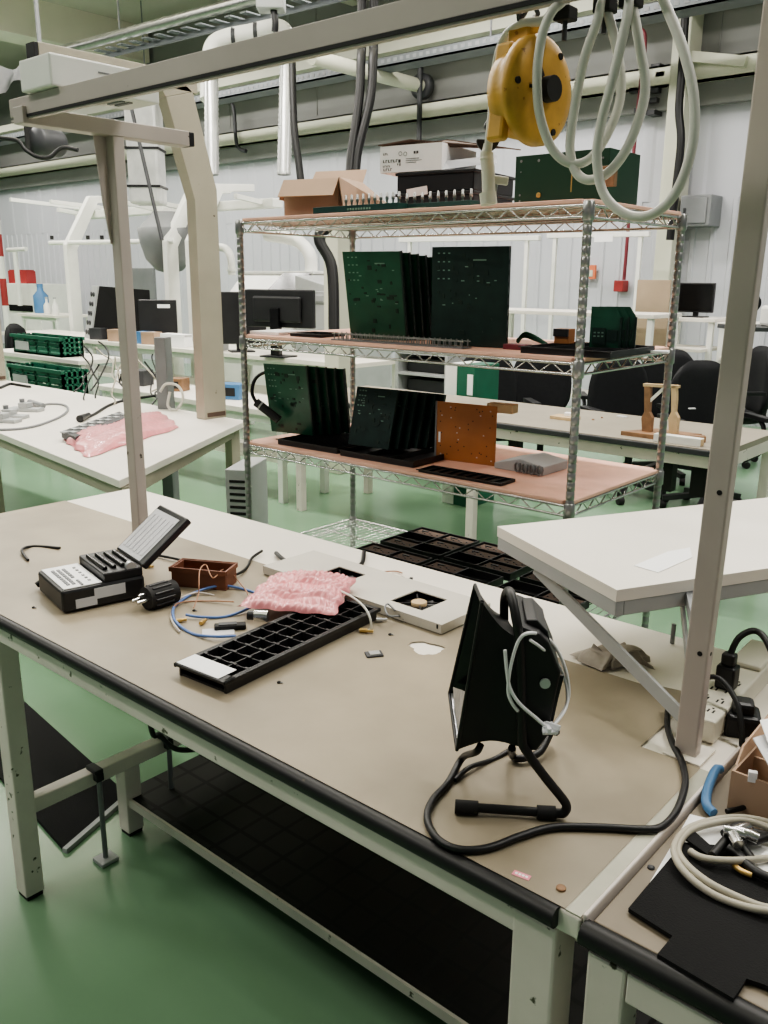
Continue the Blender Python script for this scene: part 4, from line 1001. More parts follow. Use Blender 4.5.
# pin strip on second shelf
a = ony(331, 346, RY0+.02); b = ony(462, 352, RY0+.02)
t = thing('pin_strip', 'long strip of upright metal pins lying before the boards on the second shelf', 'pin strip', (a.x, RY0+.02, S2))
ln = b.x-a.x
MB().box(0, ln, 0, .05, 0, .004).build('base', 'grey', t, 0, False)
mb = MB()
for y in (.006, .044):
    mb.cyl((0, y, .022), (ln, y, .022), .0016, 6)
    for k in range(26): x = ln*(k+.5)/26; mb.cyl((x, y, .004), (x, y, .027), .0022, 6)
tag(mb.build('pin', 'steel', t, 0, False), kind='stuff')
# red block, orange block, trimmed green boards, wires
p = ony(503, 342, RY0+.12); t = thing('red_block', 'small dark red block right of the right row of large boards', 'block', (p.x, RY0+.12, S2)); MB().box(0, .075, 0, .05, 0, .016).build('block', 'red_pipe', t, .002, False)
p = ony(554, 338, RY0+.2); t = thing('relay_block', 'small orange and black block in the tray on the second shelf', 'block', (p.x, RY0+.2, S2+.0205)); MB().box(0, .05, 0, .04, 0, .045).build('block', 'pcb_orange', t, .002, False); MB().box(.0, .05, -.008, 0, .022, .045).build('terminal', 'black_plastic', t, .001, False)
p = ony(589, 345, RY0+.14)
for i, lab in enumerate(('front small green circuit board with cut corners in the right tray', 'middle small green circuit board with cut corners in the right tray', 'rear small green circuit board with cut corners in the right tray')):
    t = thing('small_circuit_board', lab, 'circuit board', (p.x+.012*i, RY0+.14+.022*i, S2+.021), R(20))
    MB().slab([(0, 0, 0), (.085, 0, 0), (.085, 0, .09), (.067, 0, .115), (0, 0, .115)], (0, .002, 0)).build('board', 'pcb_green', t, 0, False)
    mb = MB().box(.008, .045, -.008, 0, .01, .055).box(.050, .078, -.006, 0, .02, .05)
    mb.build('component_layer', 'pcb_dark', t, 0, False)
    mb = MB(); [mb.box(.012+.011*k, .018+.011*k, -.0088, -.008, .03+.010*j, .034+.010*j) for k in range(3) for j in range(2)]; mb.build('marking', 'pcb_mark', t, 0, False)
    MB().box(.083, .089, -.004, .01, 0, .086).build('edge_rail', 'pcb_dark', t, 0, False)
p = ony(518, 333, RY0+.28)
for k, lab in enumerate(('upper green wire bundle behind the red block', 'lower green wire bundle behind the red block')):
    cable('green_wire', lab, 'wire', [(p.x, p.y, S2+.012+.006*k), (p.x+.03, p.y-.01, S2+.04-.008*k), (p.x+.07, p.y-.02, S2+.035-.008*k), (p.x+.12, p.y-.02, S2+.012)], .006, 'crate_green')
p = ony(643, 349, RY0+.1); tag(MB().at((p.x-.1, RY0+.3, S2+.003), .3).box(0, .08, 0, .05, -.0025, .004).build('paper_slip', 'paper'), 'small white paper slip behind the right tray on the second shelf', 'paper')
# third shelf right: grey lever block with springs, beige carton
p = onz(494, 468, S3)
t = thing('spring_fixture', 'grey fixture with a row of coil springs at the right end of the third shelf', 'fixture', (p.x, p.y, S3))
MB().slab([(0, 0, 0), (.19, 0, 0), (.19, 0, .03), (.10, 0, .045), (0, 0, .02)], (0, .16, 0)).build('body', 'light_grey', t, .003, False)
for k in range(4):
    c = Vector((.10+k*.028, -.018, .02)); pts = [c+Vector((.010*math.cos(a*.9), .0, .016*math.sin(a*.9)))+Vector((0, .004*a*.2, 0)) for a in range(16)]
    MB().tube(pts, .0028, 6).build('spring', 'grey', t, 0, False)
# hand tool hanging by the left post
q = dep(262, 408, 3.05); t = thing('desk_microphone', 'black handheld wand hanging on a cable behind the left rack post', 'wand', tuple(q))
a, b = dep(256, 402, 3.4), dep(279, 420, 3.4)
MB().tube([a, a+(b-a)*.3, a+(b-a)*.34, b], .017, 12, 0, False).build('grip', 'black_plastic', t); MB().tube([a+(b-a)*.18, a+(b-a)*.24], .0185, 12).build('ring', 'light_grey', t)
cable('wand_cable', 'black cable rising from the wand beside the left rack post', 'cable', [a, dep(252, 392, 3.4), dep(256, 378, 3.4), dep(268, 372, 3.45), dep(284, 376, 3.5), dep(296, 372, 3.6)], .007, 'cable_black')
# ---- lowest visible shelf: dark trays with brown cells
z4 = SHZ[3]+.006
k = 0
for (x, y, lab) in ((-2.22, 2.24, 'dark cell tray on the low rack shelf, left front'), (-1.90, 2.24, 'dark cell tray on the low rack shelf, middle front'), (-1.56, 2.24, 'dark cell tray on the low rack shelf, right front'), (-2.22, 2.55, 'dark cell tray on the low rack shelf, left rear'), (-1.90, 2.55, 'dark cell tray on the low rack shelf, middle rear'), (-1.56, 2.55, 'dark cell tray on the low rack shelf, right rear')):
    t = thing('cell_tray', lab, 'tray', (x, y, z4))
    w, d = .30, .27
    MB().box(0, w, 0, d, 0, .003).box(0, w, 0, .005, .003, .03).box(0, w, d-.005, d, .003, .03).box(0, .005, .005, d-.005, .003, .03).box(w-.005, w, .005, d-.005, .003, .03).box(w/2-.003, w/2+.003, 0, d, .003, .03).box(0, w, d*.33, d*.33+.005, .003, .03).box(0, w, d*.66, d*.66+.005, .003, .03).build('tray_shell', 'black_plastic', t, .001, False)
    mb = MB(); md = MB()
    for a in range(2):
        for b in range(3):
            if (a+b+k) % 4 == 0: continue
            x0 = a*w/2+.012; y0 = b*d/3+.012; mb.box(x0, x0+w/2-.024, y0, y0+d/3-.026, .003, .024)
            for j in range(6): md.at((x0+.012+j*.019, y0+.02+.012*(j % 2), .024)).lathe([(.004, 0), (.004, .002)], 8)
            md.T = Matrix(); md.box(x0+.02, x0+.05, y0+.04, y0+.05, .024, .027)
    mb.build('module_board', 'cardboard_dark', t, 0, False); md.build('component_layer', 'black_plastic', t, 0, False); k += 1
# ------------------------------------------------------------------ second bench, lower right
B2 = .792
t = thing('side_bench', 'second green steel bench at lower right with thick black front edge', 'bench', (.3, 1.3, 0))
nx0 = -.398
MB().prism([(nx0, .865), (1.2, .865), (1.2, 1.80), (nx0, 1.80)], B2-.03, B2).build('tabletop', 'side_mat_shaded', t, .002)
MB().tube([(nx0-.006, .853, B2-.012), (nx0+.0, .853, B2-.012), (1.2, .853, B2-.012)], .0165, 12).build('edge_trim', 'black_trim', t)
mb = MB().box(nx0+.056, 1.13, .847, .875, B2-.075, B2-.032).box(nx0+.004, nx0+.03, .90, 1.7, B2-.09, B2-.031); mb.build('top_frame', 'bench_paint', t, .003)
for y in (.846, 1.72):
    lg = MB().box(nx0+.004, nx0+.055, y, y+.05, .012, B2-.03).build('leg', 'bench_paint', t, .004); MB().box(nx0+.008, nx0+.05, y+.004, y+.046, 0, .014).build('foot', 'rubber', lg)
lg = MB().box(1.14, 1.19, .846, .90, .012, B2-.03).build('leg', 'bench_paint', t, .004)
MB().box(nx0+.03, 1.18, 1.0, 1.7, .30, .315).build('low_shelf', 'shelf_black', t)
t = thing('parts_box', 'small brown box standing on the low shelf under the second bench', 'box', (-.2, 1.1, .315)); obox(t, .2, .2, .17, 'cardboard', 'cardboard_inner', [('f', .06, 10, 0)])
def pz(pts, z): return [tuple(V3(onz(x, y, z), z)) for x, y in pts]
z = B2+.0005
tag(MB().slab(pz([(647, 888), (690, 815), (706, 819), (768, 835), (800, 880), (790, 960), (720, 900)], z), (0, 0, .0015)).build('paper_sheet', 'paper'), 'white paper sheets lying under the black foam on the second bench', 'paper')
tag(MB().slab(pz([(628, 912), (683, 846), (735, 850), (800, 880), (830, 960), (800, 1010), (764, 989), (746, 983), (733, 1003), (657, 958), (672, 940)], z+.0022), (0, 0, .006)).build('foam_sheet', 'black_matte'), 'black foam sheet with stepped cut edges lying on the second bench', 'foam')
tag(MB().slab(pz([(682, 838), (690, 829), (716, 852), (710, 858)], z+.010), (0, 0, .003)).build('foam_strip', 'black_matte'), 'short black foam strip lying across the grey cable coil', 'foam')
tag(MB().slab(pz([(742, 868), (768, 850), (800, 858), (800, 880), (770, 876)], z+.010), (0, 0, .001)).build('paper_sheet', 'paper'), 'white paper sheet lying on the foam at the right edge of the picture', 'paper')
# grey cable coil
pts = [(800, 836), (768, 826), (740, 820), (712, 820), (688, 828), (675, 846), (676, 864), (690, 880), (714, 894), (745, 906), (772, 914), (800, 920), (800, 905), (770, 907), (738, 897), (706, 884), (684, 866), (678, 848), (690, 830), (716, 823), (745, 824), (775, 834), (800, 846), (798, 856), (770, 859), (740, 864), (716, 863), (700, 857), (690, 850)]
o = cable('cable_coil', 'grey beige cable coiled in loops over the black foam sheet', 'cable', [V3(onz(x, y, B2+.016), B2+.018+.004*math.sin(i*1.3)) for i, (x, y) in enumerate(pts)], .005, 'cable_grey')
# connector bundle inside coil
t = thing('connector_bundle', 'bundle of black leads with silver connectors inside the grey cable coil', 'connectors', tuple(onz(738, 838, B2+.009)))
mb = MB()
for s in ([(712, 858), (722, 846), (732, 836), (748, 834), (768, 838)], [(728, 850), (738, 856), (746, 866), (760, 876), (780, 884)], [(724, 836), (734, 830), (744, 828), (752, 834)], [(745, 842), (756, 842), (768, 838), (785, 836)], [(730, 844), (738, 846), (744, 852), (752, 862)]):
    mb.tube(spl([V3(onz(x, y, B2+.016), B2+.019) for x, y in s], 5), .0065, 8)
mb.build('lead', 'cable_black', t)
mb = MB()
for (x, y, a) in ((734, 836, .4), (741, 833, 1.2), (747, 838, .2), (735, 843, 2.2)):
    c = onz(x, y, B2+.024); d = Vector((math.cos(a), math.sin(a), 0))*.014; mb.tube([V3(c, B2+.03)-d, V3(c, B2+.03)+d*.2, V3(c, B2+.028)+d], .008, 10)
mb.build('connector_shell', 'chrome', t)
MB().tube(spl([V3(onz(x, y, B2+.014), B2+.015) for x, y in ((734, 866), (742, 872), (752, 876))], 4), .004, 8).build('brass_pin', 'gold', t)
# cardboard box with papers
c = onz(727, 807, B2); c2 = onz(790, 832, B2); d = c2-c; d.z = 0
t = thing('cardboard_box', 'open brown cardboard box holding papers at the right edge of the second bench', 'box', (c.x, c.y, B2), math.atan2(d.y, d.x))
obox(t, .26, .24, .062, 'cardboard', 'cardboard_inner', [('r', .05, 20, 0)])
MB().slab([(-.002, .02, .062), (-.002, .24, .062), (-.012, .25, .085), (-.008, .06, .075)], (.003, 0, 0)).build('flap', 'cardboard_inner', t, 0, False)
MB().box(.004, .256, .085, .089, .004, .05).build('partition', 'cardboard_inner', t, 0, False)
MB().at((.03, .002, .062), .4).box(-.006, .006, -.004, .004, -.006, .010).build('tape_end', 'tape_white', t, 0, False)
tag(MB().slab(pz([(753, 738), (768, 733), (800, 735), (800, 790), (772, 772), (766, 760)], B2+.10), (0, 0, -.002)).build('paper_sheet', 'paper_grey'), 'white papers sticking out of the brown box on the second bench', 'paper')
tag(MB().slab(pz([(760, 720), (790, 715), (800, 745), (768, 742)], B2+.11), (0, 0, -.002)).build('paper_sheet', 'paper'), 'upper white paper above the brown box at right edge', 'paper')
cable('blue_strap', 'short thick blue cable bent beside the brown box', 'cable', [V3(onz(713, 818, B2), B2+.008), V3(onz(706, 811, B2), B2+.010), V3(onz(706, 800, B2), B2+.012), V3(onz(710, 788, B2), B2+.014), V3(onz(715, 778, B2), B2+.015), V3(onz(720, 776, B2), B2+.012)], .0075, 'blue_plastic')
cable('dark_lead', 'thin black lead lying in front of the brown box', 'cable', [V3(onz(x, y, B2+.004), B2+.010) for x, y in ((726, 815), (740, 812), (756, 806), (780, 800))], .004, 'cable_black')
c = onz(742, 718, B2+.03); t = thing('plug_pack', 'black plug pack hanging between the benches beside the power strip', 'plug', (c.x, c.y, B2))
MB().at((0, 0, 0), .4).box(-.03, .03, -.03, .03, .0, .045).box(-.018, .018, -.02, .02, .04, .065).build('body', 'black_plastic', t, .008, False)
# dark stain screw on side bench
c = onz(651, 868, B2); tag(MB().at((c.x, c.y, B2)).lathe([(.005, 0), (.005, .002), (.002, .003)], 10).build('screw', 'dark_grey'), 'small rusty screw head on the second bench left of the paper', 'screw')
# black floor mat with metal edge under the left of the main bench
pts = [onz(x, y, 0) for x, y in ((65, 853), (128, 798), (20, 700))]
t = thing('floor_mat', 'black anti-fatigue mat with pale metal edge on the floor at left', 'mat', (pts[0].x, pts[0].y, 0))
a, b, c = pts; c = b+(c-b).normalized()*1.5; d = a+(c-b)
MB().slab([(p.x, p.y, .001) for p in (a, b, c, d)], (0, 0, .012)).build('mat', 'black_matte', t)
MB().beam((a.x, a.y, .007), (b.x, b.y, .007), .016, .014).build('edge_bar', 'light_grey', t)
# cable hanging under the bench
cable('hanging_cable', 'black cable drooping below the bench top over the low shelf', 'cable', [(-1.88, 1.20, .76), onx(150, 722, -1.75), onx(160, 735, -1.75), onx(172, 747, -1.72), onx(185, 750, -1.70), onx(203, 747, -1.68), onx(225, 735, -1.65), (-1.5, 1.4, .74)], .007, 'cable_black')
# ------------------------------------------------------------------ left white table with big bent columns
TH = .80
near0 = onz(0, 433, TH); near1 = onz(93, 470, TH); far1 = onz(246, 420.5, TH); sd1 = onz(149, 466.4, TH)
dn = (near1-near0).normalized(); ds = (far1-sd1).normalized()
# corner = intersection of near line and side line
den = dn.x*ds.y-dn.y*ds.x; k = ((sd1.x-near1.x)*ds.y-(sd1.y-near1.y)*ds.x)/den; cor = near1+dn*k
left_n = near0-dn*4.2
poly = [(left_n.x, left_n.y), (cor.x, cor.y), (far1.x, far1.y), (left_n.x, far1.y+.03)]
lt = thing('assembly_table', 'white laminate assembly table at left with two big beige columns', 'table', (cor.x-1.2, cor.y+.6, 0))
MB().prism(poly, TH-.032, TH).build('tabletop', 'laminate_white', lt, .003)
def inset(p, s):
    cx = sum(q[0] for q in p)/4; cy = sum(q[1] for q in p)/4
    return [(q[0]+(cx-q[0])*s, q[1]+(cy-q[1])*s) for q in p]
mb = MB()
ip = [(left_n.x, left_n.y+.05), (cor.x-.05, cor.y+.05), (far1.x-.05, far1.y-.06), (left_n.x, far1.y-.06)]
for i in range(3): mb.beam((*ip[i], TH-.06), (*ip[i+1], TH-.06), .04, .055)
mb.build('under_frame', 'column_paint', lt)
for (x, y) in (ip[1], ip[2], (-4.6, 2.10), (-6.4, 2.35)): MB().box(x-.03, x+.03, y-.03, y+.03, 0, TH-.035).build('leg', 'column_paint', lt, .003)
CXm = -3.86
def column(dx):
    pr_ = [(205, 424), (226.5, 414.5), (217, 190), (193, 92), (166, 97), (195, 200)]
    P = [onx(x, y, CXm) for x, y in pr_]; P[0].z = P[1].z = TH
    c = MB().slab([p+Vector((dx, 0, 0)) for p in P], (-.075, 0, 0)).build('column', 'column_paint', lt, .004)
    a = onx(39, 52, CXm); b = P[3]; zc = (P[3].z+P[4].z)/2
    m0 = Vector((CXm-.0375+dx, a.y, a.z)); m1 = Vector((CXm-.0375+dx, P[3].y+.03, a.z))
    ar = MB().slab([P[4]+Vector((dx, 0, 0)), P[3]+Vector((dx, 0, 0)), Vector((CXm+dx, P[3].y-.06, a.z)), Vector((CXm+dx, P[4].y-.06, a.z))], (-.075, 0, 0)).beam(m0, m1, .075, .085).build('top_arm', 'column_paint', lt, .003)
    MB().beam(m0-Vector((0, .02, 0)), m0, .07, .08).build('end_cap', 'black_plastic', ar, .002)
    q0 = onx(205, 415, CXm); MB().box(CXm-.005+dx, CXm+.004+dx, P[0].y+.02, P[1].y-.01, TH+.012, TH+.035).build('slot', 'cardboard_dark', c)
column(0); column(-2.56)
# table contents
def tz_(pts, z=TH+.006): return [V3(onz(x, y, TH), z) for x, y in pts]
c0_ = [V3(onz(63, 440, TH), TH), V3(onz(88, 458, TH), TH), V3(onz(180, 428, TH), TH), V3(onz(160, 414, TH), TH)]
def bag2(s):
    def f(i, j):
        b = (c0_[0]*(1-j)+c0_[3]*j)*(1-i)+(c0_[1]*(1-j)+c0_[2]*j)*i
        h = (max(0, 4*i*(1-i))**.35)*(max(0, 4*j*(1-j))**.35)
        bump = abs(math.sin(i*math.pi*14)*math.sin(j*math.pi*26))*.006*h
        z = TH+.004+h*(.05+.010*math.sin(j*9+i*4)) + bump if s > 0 else TH+.003
        return Vector((b.x+.012*math.sin(j*17), b.y+.012*math.sin(i*19), z))
    return f
t = thing('bubble_wrap_bag', 'pink bubble wrap bag with a circuit board lying on the white table', 'bubble wrap', tuple(c0_[0]))
mb = MB().sheet(bag2(1), 40, 70); mb.sheet(lambda i, j: bag2(-1)(1-i, j), 6, 6); mb.build('bag', 'pink_bag', t)
a, b, c, d = [V3(onz(x, y, TH), TH+.012) for x, y in ((62, 440), (76, 446), (130, 424), (120, 419))]
MB().slab([a, b, c, d], (0, 0, .03)).build('board', 'dark_grey', t)
mb = MB()
for k in range(14):
    q = a+(d-a)*(k/14)+(b-a)*(.25+.3*(k % 2)); mb.box(q.x-.018, q.x+.018, q.y-.014, q.y+.014, TH+.042, TH+.048)
mb.build('component_layer', 'light_grey', t)
cable('table_cable', 'thin dark cable curving over the white table from the small fixtures', 'cable', tz_([(0, 431), (20, 430), (40, 426), (60, 418), (68, 411), (64, 406), (50, 405), (38, 407)]), .007, 'grey')
cable('plug_cable', 'black cable ending in a plug near the pink bag on the white table', 'cable', tz_([(84, 420), (95, 415), (108, 407), (122, 402), (138, 399), (160, 396)]), .009, 'cable_black')
c = onz(84, 420.5, TH); d = (onz(95, 415, TH)-c).normalized(); t = thing('cable_plug', 'black cable plug lying on the white table', 'plug', (c.x, c.y, TH)); cc = V3(c, TH+.02)
MB().tube([cc-d*.07, cc-d*.02, cc+d*.03, cc+d*.09], .02, 12, 0, False, .011).build('body', 'black_plastic', t)
for i, (x, y, lab) in enumerate(((10, 418, 'grey metal fixture at the left edge of the white table'), (26, 411, 'grey clamp at the middle of the small fixtures on the white table'), (2, 422, 'grey metal bracket cut by the left picture edge on the table'))):
    c = onz(x, y, TH); t = thing('metal_fixture', lab, 'fixture', (c.x, c.y, TH), .5)
    MB().box(-.10, .10, -.035, .035, 0, .02).box(-.03, .03, -.03, .03, .02, .05).build('body', 'light_grey', t, .004, False); MB().cyl((-.02, 0, .05), (-.02, 0, .07), .015, 10).build('knob', 'grey', t, 0, False)
p0_ = onz(36, 407, TH); tag(MB().cyl(V3(p0_, TH+.02)-dn*.1, V3(p0_, TH+.02)+dn*.12, .016, 10).build('probe_rod', 'grey'), 'slim grey probe lying behind the metal fixtures on the white table', 'probe')
cable('rear_cable', 'black cable along the back edge of the white table at left', 'cable', tz_([(0, 389), (10, 385), (18, 386), (30, 388)]), .012, 'cable_black')
# louvred unit under the table end
p = dep(238, 440, 3.95); q = dep(245, 430, 3.9)
t = thing('louvred_cabinet', 'white cabinet with louvre slots standing under the right end of the white table', 'cabinet', (p.x, p.y, 0), R(30))
MB().at((0, 0, 0)).box(-.05, .05, -.05, .25, 0, .72).build('body', 'light_grey', t, .004, False)
mb = MB()
for k in range(9): mb.box(-.03, .045, -.053, -.05, .42+k*.03, .432+k*.03)
mb.build('louvre', 'rubber', t, 0, False)
# ------------------------------------------------------------------ rear worktable behind the rack
bt = thing('rear_table', 'long worktable with grey top and dark front edge behind the rack', 'table', (-2.6, 4.4, 0))
MB().box(-4.3, -1.40, 4.02, 4.78, TH-.03, TH).build('tabletop', 'esd_mat_dull', bt, .002)
MB().box(-4.3, -1.40, 4.0, 4.02, TH-.032, TH-.004).build('edge_trim', 'dark_grey', bt, .004)
MB().box(-4.3, -1.42, 4.015, 4.045, TH-.09, TH-.03).box(-1.44, -1.40, 4.02, 4.78, TH-.09, TH-.03).build('top_frame', 'bench_paint', bt, .003)
for (x, y) in ((-1.45, 4.03), (-1.45, 4.72), (-2.85, 4.03), (-4.28, 4.03), (-4.28, 4.72)): MB().box(x, x+.05, y, y+.05, 0, TH-.03).build('leg', 'bench_paint', bt, .003)
for k, (x, w) in enumerate(((509, .10), (660, .12), (693, .14))):
    p = ony(x, 470, 4.12); MB().box(p.x, p.x+w*.6, 4.1, 4.16, .55, TH-.03).build('hanging_bracket', 'rubber', bt)
# wooden jig
y0 = 4.12
p = onz(652, 433, TH)
def jz(x, y, yy): return ony(x, y, yy)
jg = thing('wooden_jig', 'wooden jig with two paddle shaped uprights on the rear worktable', 'jig', tuple(p))
yj = 4.16
a, b = ony(642, 383, yj), ony(643, 428, yj)
def paddle(x0, x1, ytop, ybot, yy, m):
    P = [ony(x, y, yy) for x, y in ((x0+2, ytop), (x1-1, ytop), (x1-1, ytop+14), (x1-2, ytop+26), (x1+1, ytop+32), (x1, ybot), (x0, ybot), (x0-1, ytop+32), (x0+2, ytop+26))]
    for q in P[5:7]: q.z = TH+.022
    return MB().slab(P, (0, .03, 0)).build('upright', m, jg, .002)
paddle(642, 651, 386, 428, yj, 'wood'); paddle(669, 677, 386, 428, yj, 'wood_pale')
a, b = ony(643, 385, yj), ony(678, 387, yj); MB().beam(a+Vector((0, .015, 0)), b+Vector((0, .015, 0)), .03, .014).build('crossbar', 'wood_pale', jg)
a, b = ony(650, 401, yj+.012), ony(664, 388, yj+.012); MB().beam(a, b, .012, .014).build('brace', 'white_paint', jg)
a, b = onz(628, 433, TH), onz(690, 424, TH)
MB().prism([(a.x, 4.10), (a.x+.22, 4.10), (a.x+.34, 4.30), (a.x+.10, 4.30)], TH, TH+.022).build('base', 'wood', jg, .002)
q = onz(690, 428, TH); MB().at((ony(678, 428, 4.12).x-.04, 4.12, TH+.0), R(30)).box(-.02, .17, -.02, .03, 0.0, .03).build('base', 'wood', jg, .002)
p = ony(653, 441, 4.05); q = ony(700, 446, 4.05); t = thing('pale_block', 'long pale block lying on the table in front of the wooden jig', 'block', (p.x, 4.05, TH))
MB().box(0, q.x-p.x, 0, .045, 0, .038).build('block', 'white_paint', t, .002, False); MB().box(q.x-p.x-.001, q.x-p.x+.002, .003, .042, .003, .035).build('end_face', 'wood_pale', t, 0, False)
p = onz(565, 419, TH); t = thing('wood_offcut', 'small wooden offcut with a white piece on it on the rear worktable', 'offcut', (p.x, p.y, TH)); MB().box(-.07, .07, -.05, .05, 0, .018).build('block', 'wood_pale', t, .002, False); MB().at((.03, .01, .018), .3).box(-.035, .035, -.02, .02, 0, .02).build('white_piece', 'paper', t, .002, False)
for (x, y, s, lab, m) in ((593, 420, .010, 'small dark chip on the rear worktable left of the jig', 'wood'), (602, 418, .010, 'second small dark chip on the rear worktable left of the jig', 'wood'), (622, 417, .028, 'flat pale scrap on the rear worktable left of the jig', 'paper_grey'), (692, 409, .02, 'small pale scrap behind the jig near the right upright', 'paper_grey')):
    p = onz(x, y, TH); tag(MB().at((p.x, p.y, TH), x).box(-s, s, -s*.5, s*.5, 0, .006).build('scrap', m), lab, 'scrap')
# ------------------------------------------------------------------ office chairs
def make_chair(label):
    t = thing('office_chair', label, 'chair', (0, 0, 0), 0)
    W = dict(world=False)
    mb = MB()
    for sgn in (-1, 1):
        def bk(i, j, sgn=sgn):
            u = (2*i-1)*sgn; v = 2*j-1
            x = .25*u*(1-.28*v**4)*(1-.06*max(0, v)); z = .30*v*(1-.22*u**4)
            th = .045*max(0, (1-u**6)*(1-v**6))**.5
            return Vector((x, sgn*th-.10*u*u*.5, .72+z))
        mb.sheet(bk, 18, 18)
    mb.build('backrest', 'fabric_black', t, 0, False)
    mb = MB()
    for sgn in (-1, 1):
        def se(i, j, sgn=sgn):
            u = (2*i-1)*sgn; v = 2*j-1
            return Vector((.26*u*(1-.25*v**4), -.30-.25*v*(1-.2*u**4), .43-sgn*.045*max(0, (1-u**6)*(1-v**6))**.5))
        mb.sheet(se, 16, 16)
    mb.build('seat', 'fabric_black', t, 0, False)
    MB().tube(spl([(0, -.25, .36), (0, .02, .37), (0, .06, .45), (0, .05, .62)], 5), .025, 10).build('back_support', 'black_plastic', t, 0, False)
    for s in (-1, 1):
        MB().tube(spl([(s*.22, -.36, .40), (s*.31, -.36, .42), (s*.33, -.34, .58), (s*.32, -.28, .64)], 5), .017, 8).beam((s*.32, -.42, .65), (s*.32, -.12, .65), .065, .03).build('armrest', 'black_plastic', t, .004, False)
    MB().cyl((0, -.28, .10), (0, -.28, .38), .028, 12).build('column', 'black_plastic', t, 0, False)
    mb = MB()
    for k in range(5): a = k*2*math.pi/5+.3; mb.beam((0, -.28, .12), (.3*math.cos(a), -.28+.3*math.sin(a), .075), .05, .035)
    ba = mb.build('base', 'black_plastic', t, 0, False)
    for k in range(5):
        a = k*2*math.pi/5+.3; c = Vector((.3*math.cos(a), -.28+.3*math.sin(a), .03)); MB().cyl(c-Vector((.02, 0, 0)), c+Vector((.02, 0, 0)), .03, 12).build('caster', 'rubber', ba, 0, False)
    return t
def cpos(x, y, w): p = dep(x, y, w); return (p.x, p.y, 0)
spots = [(698, 388, 6.2, YAW+.15, 'black office chair behind the rear table, beside the right upright', 1.0), (668, 376, 7.2, YAW-.3, 'black office chair farther back, half hidden by the right rack post', 1.0), (615, 388, 6.6, YAW+.25, 'black office chair behind the wooden offcut, right of the rack front post', 1.0), (541, 384, 7.4, YAW-.1, 'black office chair behind the rear table, left of the rack front post', 1.0), (484, 386, 6.9, YAW+.1, 'black office chair partly behind the orange board on the rack', 1.0), (762, 372, 7.6, YAW-1.5, 'black office chair seen from the side right of the right upright', 1.0)]
ch0 = None
for (x, y, w, a, lab, s) in spots:
    p = cpos(x, y, w); 
    if ch0 is None: ch0 = make_chair(lab); ch0.location = p; ch0.rotation_euler = (0, 0, a); ch0['group'] = 'black office chairs'
    else: dup(ch0, p, a, lab, 'black office chairs')
# ------------------------------------------------------------------ far desks, right
def desk(label, x0, x1, y0, y1, z, m='laminate_white', shelf=None, name='workstation', legs=True):
    t = thing(name, label, 'desk', ((x0+x1)/2, (y0+y1)/2, 0))
    MB().box(x0, x1, y0, y1, z-.035, z).build('top', m, t, .003)
    for (x, y) in ((x0+.02, y0+.02), (x1-.07, y0+.02), (x0+.02, y1-.07), (x1-.07, y1-.07)): MB().box(x, x+.05, y, y+.05, 0, z-.035).build('leg', 'white_paint', t, .003)
    if shelf:
        for q in shelf: MB().box(x0+.05, x1-.05, y0+q[1], y1-q[2], q[0]-.03, q[0]).build('shelf', m, t, .003)
    return t
p = dep(662, 320, 8.6); q = dep(725, 318, 8.6)
dz_ = ony(690, 318, 8.4).z; Yd = p.y
desk('raised white workstation carrying the flat monitor at right', ony(655, 320, 8.4).x, ony(715, 320, 8.4).x+.0, 8.4, 8.9, dz_, shelf=[(dz_-.28, -.15, .1), (dz_-.5, 0, 0)])
desk('raised white workstation right of the monitor, cut by the upright', ony(717, 322, 8.4).x, ony(790, 322, 8.4).x, 8.4, 8.9, dz_-.03, shelf=[(dz_-.35, 0, 0)])
def monitor(label, x0, y0, x1, y1, Y, zbase, yaw=0):
    a = ony(x0, y1, Y); b = ony(x1, y0, Y); w = b.x-a.x; h = b.z-a.z
    t = thing('monitor', label, 'monitor', ((a.x+b.x)/2, Y+.05, zbase), yaw)
    MB().box(-w/2, w/2, -.02, .02, a.z-zbase, b.z-zbase).build('housing', 'black_plastic', t, .006, False)
    MB().box(-w/2+.012, w/2-.012, -.022, -.0205, a.z-zbase+.015, b.z-zbase-.012).build('screen', 'screen', t, 0, False)
    MB().box(-.025, .025, .0, .03, .01, a.z-zbase+.06).build('stand', 'black_plastic', t, .004, False); MB().box(-.11, .11, -.08, .08, 0, .012).build('base', 'black_plastic', t, .004, False)
    return t
monitor('black flat monitor on the raised workstation beside the brown board', 676, 283, 714, 312, 8.55, dz_)
p = ony(634, 324, 8.2); q = ony(671, 280, 8.2); 
t = thing('brown_board', 'large tan board leaning upright left of the flat monitor', 'board', (p.x, 8.2, 0))
MB().box(0, q.x-p.x, 0, .02, p.z-.22, q.z).build('panel', 'tan_board', t, .002, False); MB().box(0, .04, 0, .04, 0, p.z-.2).box(q.x-p.x-.04, q.x-p.x, 0, .04, 0, p.z-.2).build('stand', 'wood', t, 0, False)
p = ony(590, 316, 6.4)
desk('long white counter behind the right end of the rack', ony(505, 312, 7.9).x, ony(665, 318, 7.4).x-.1, 7.4, 8.0, ony(600, 313, 7.4).z, shelf=[(.5, .05, .05)], name='white_counter')
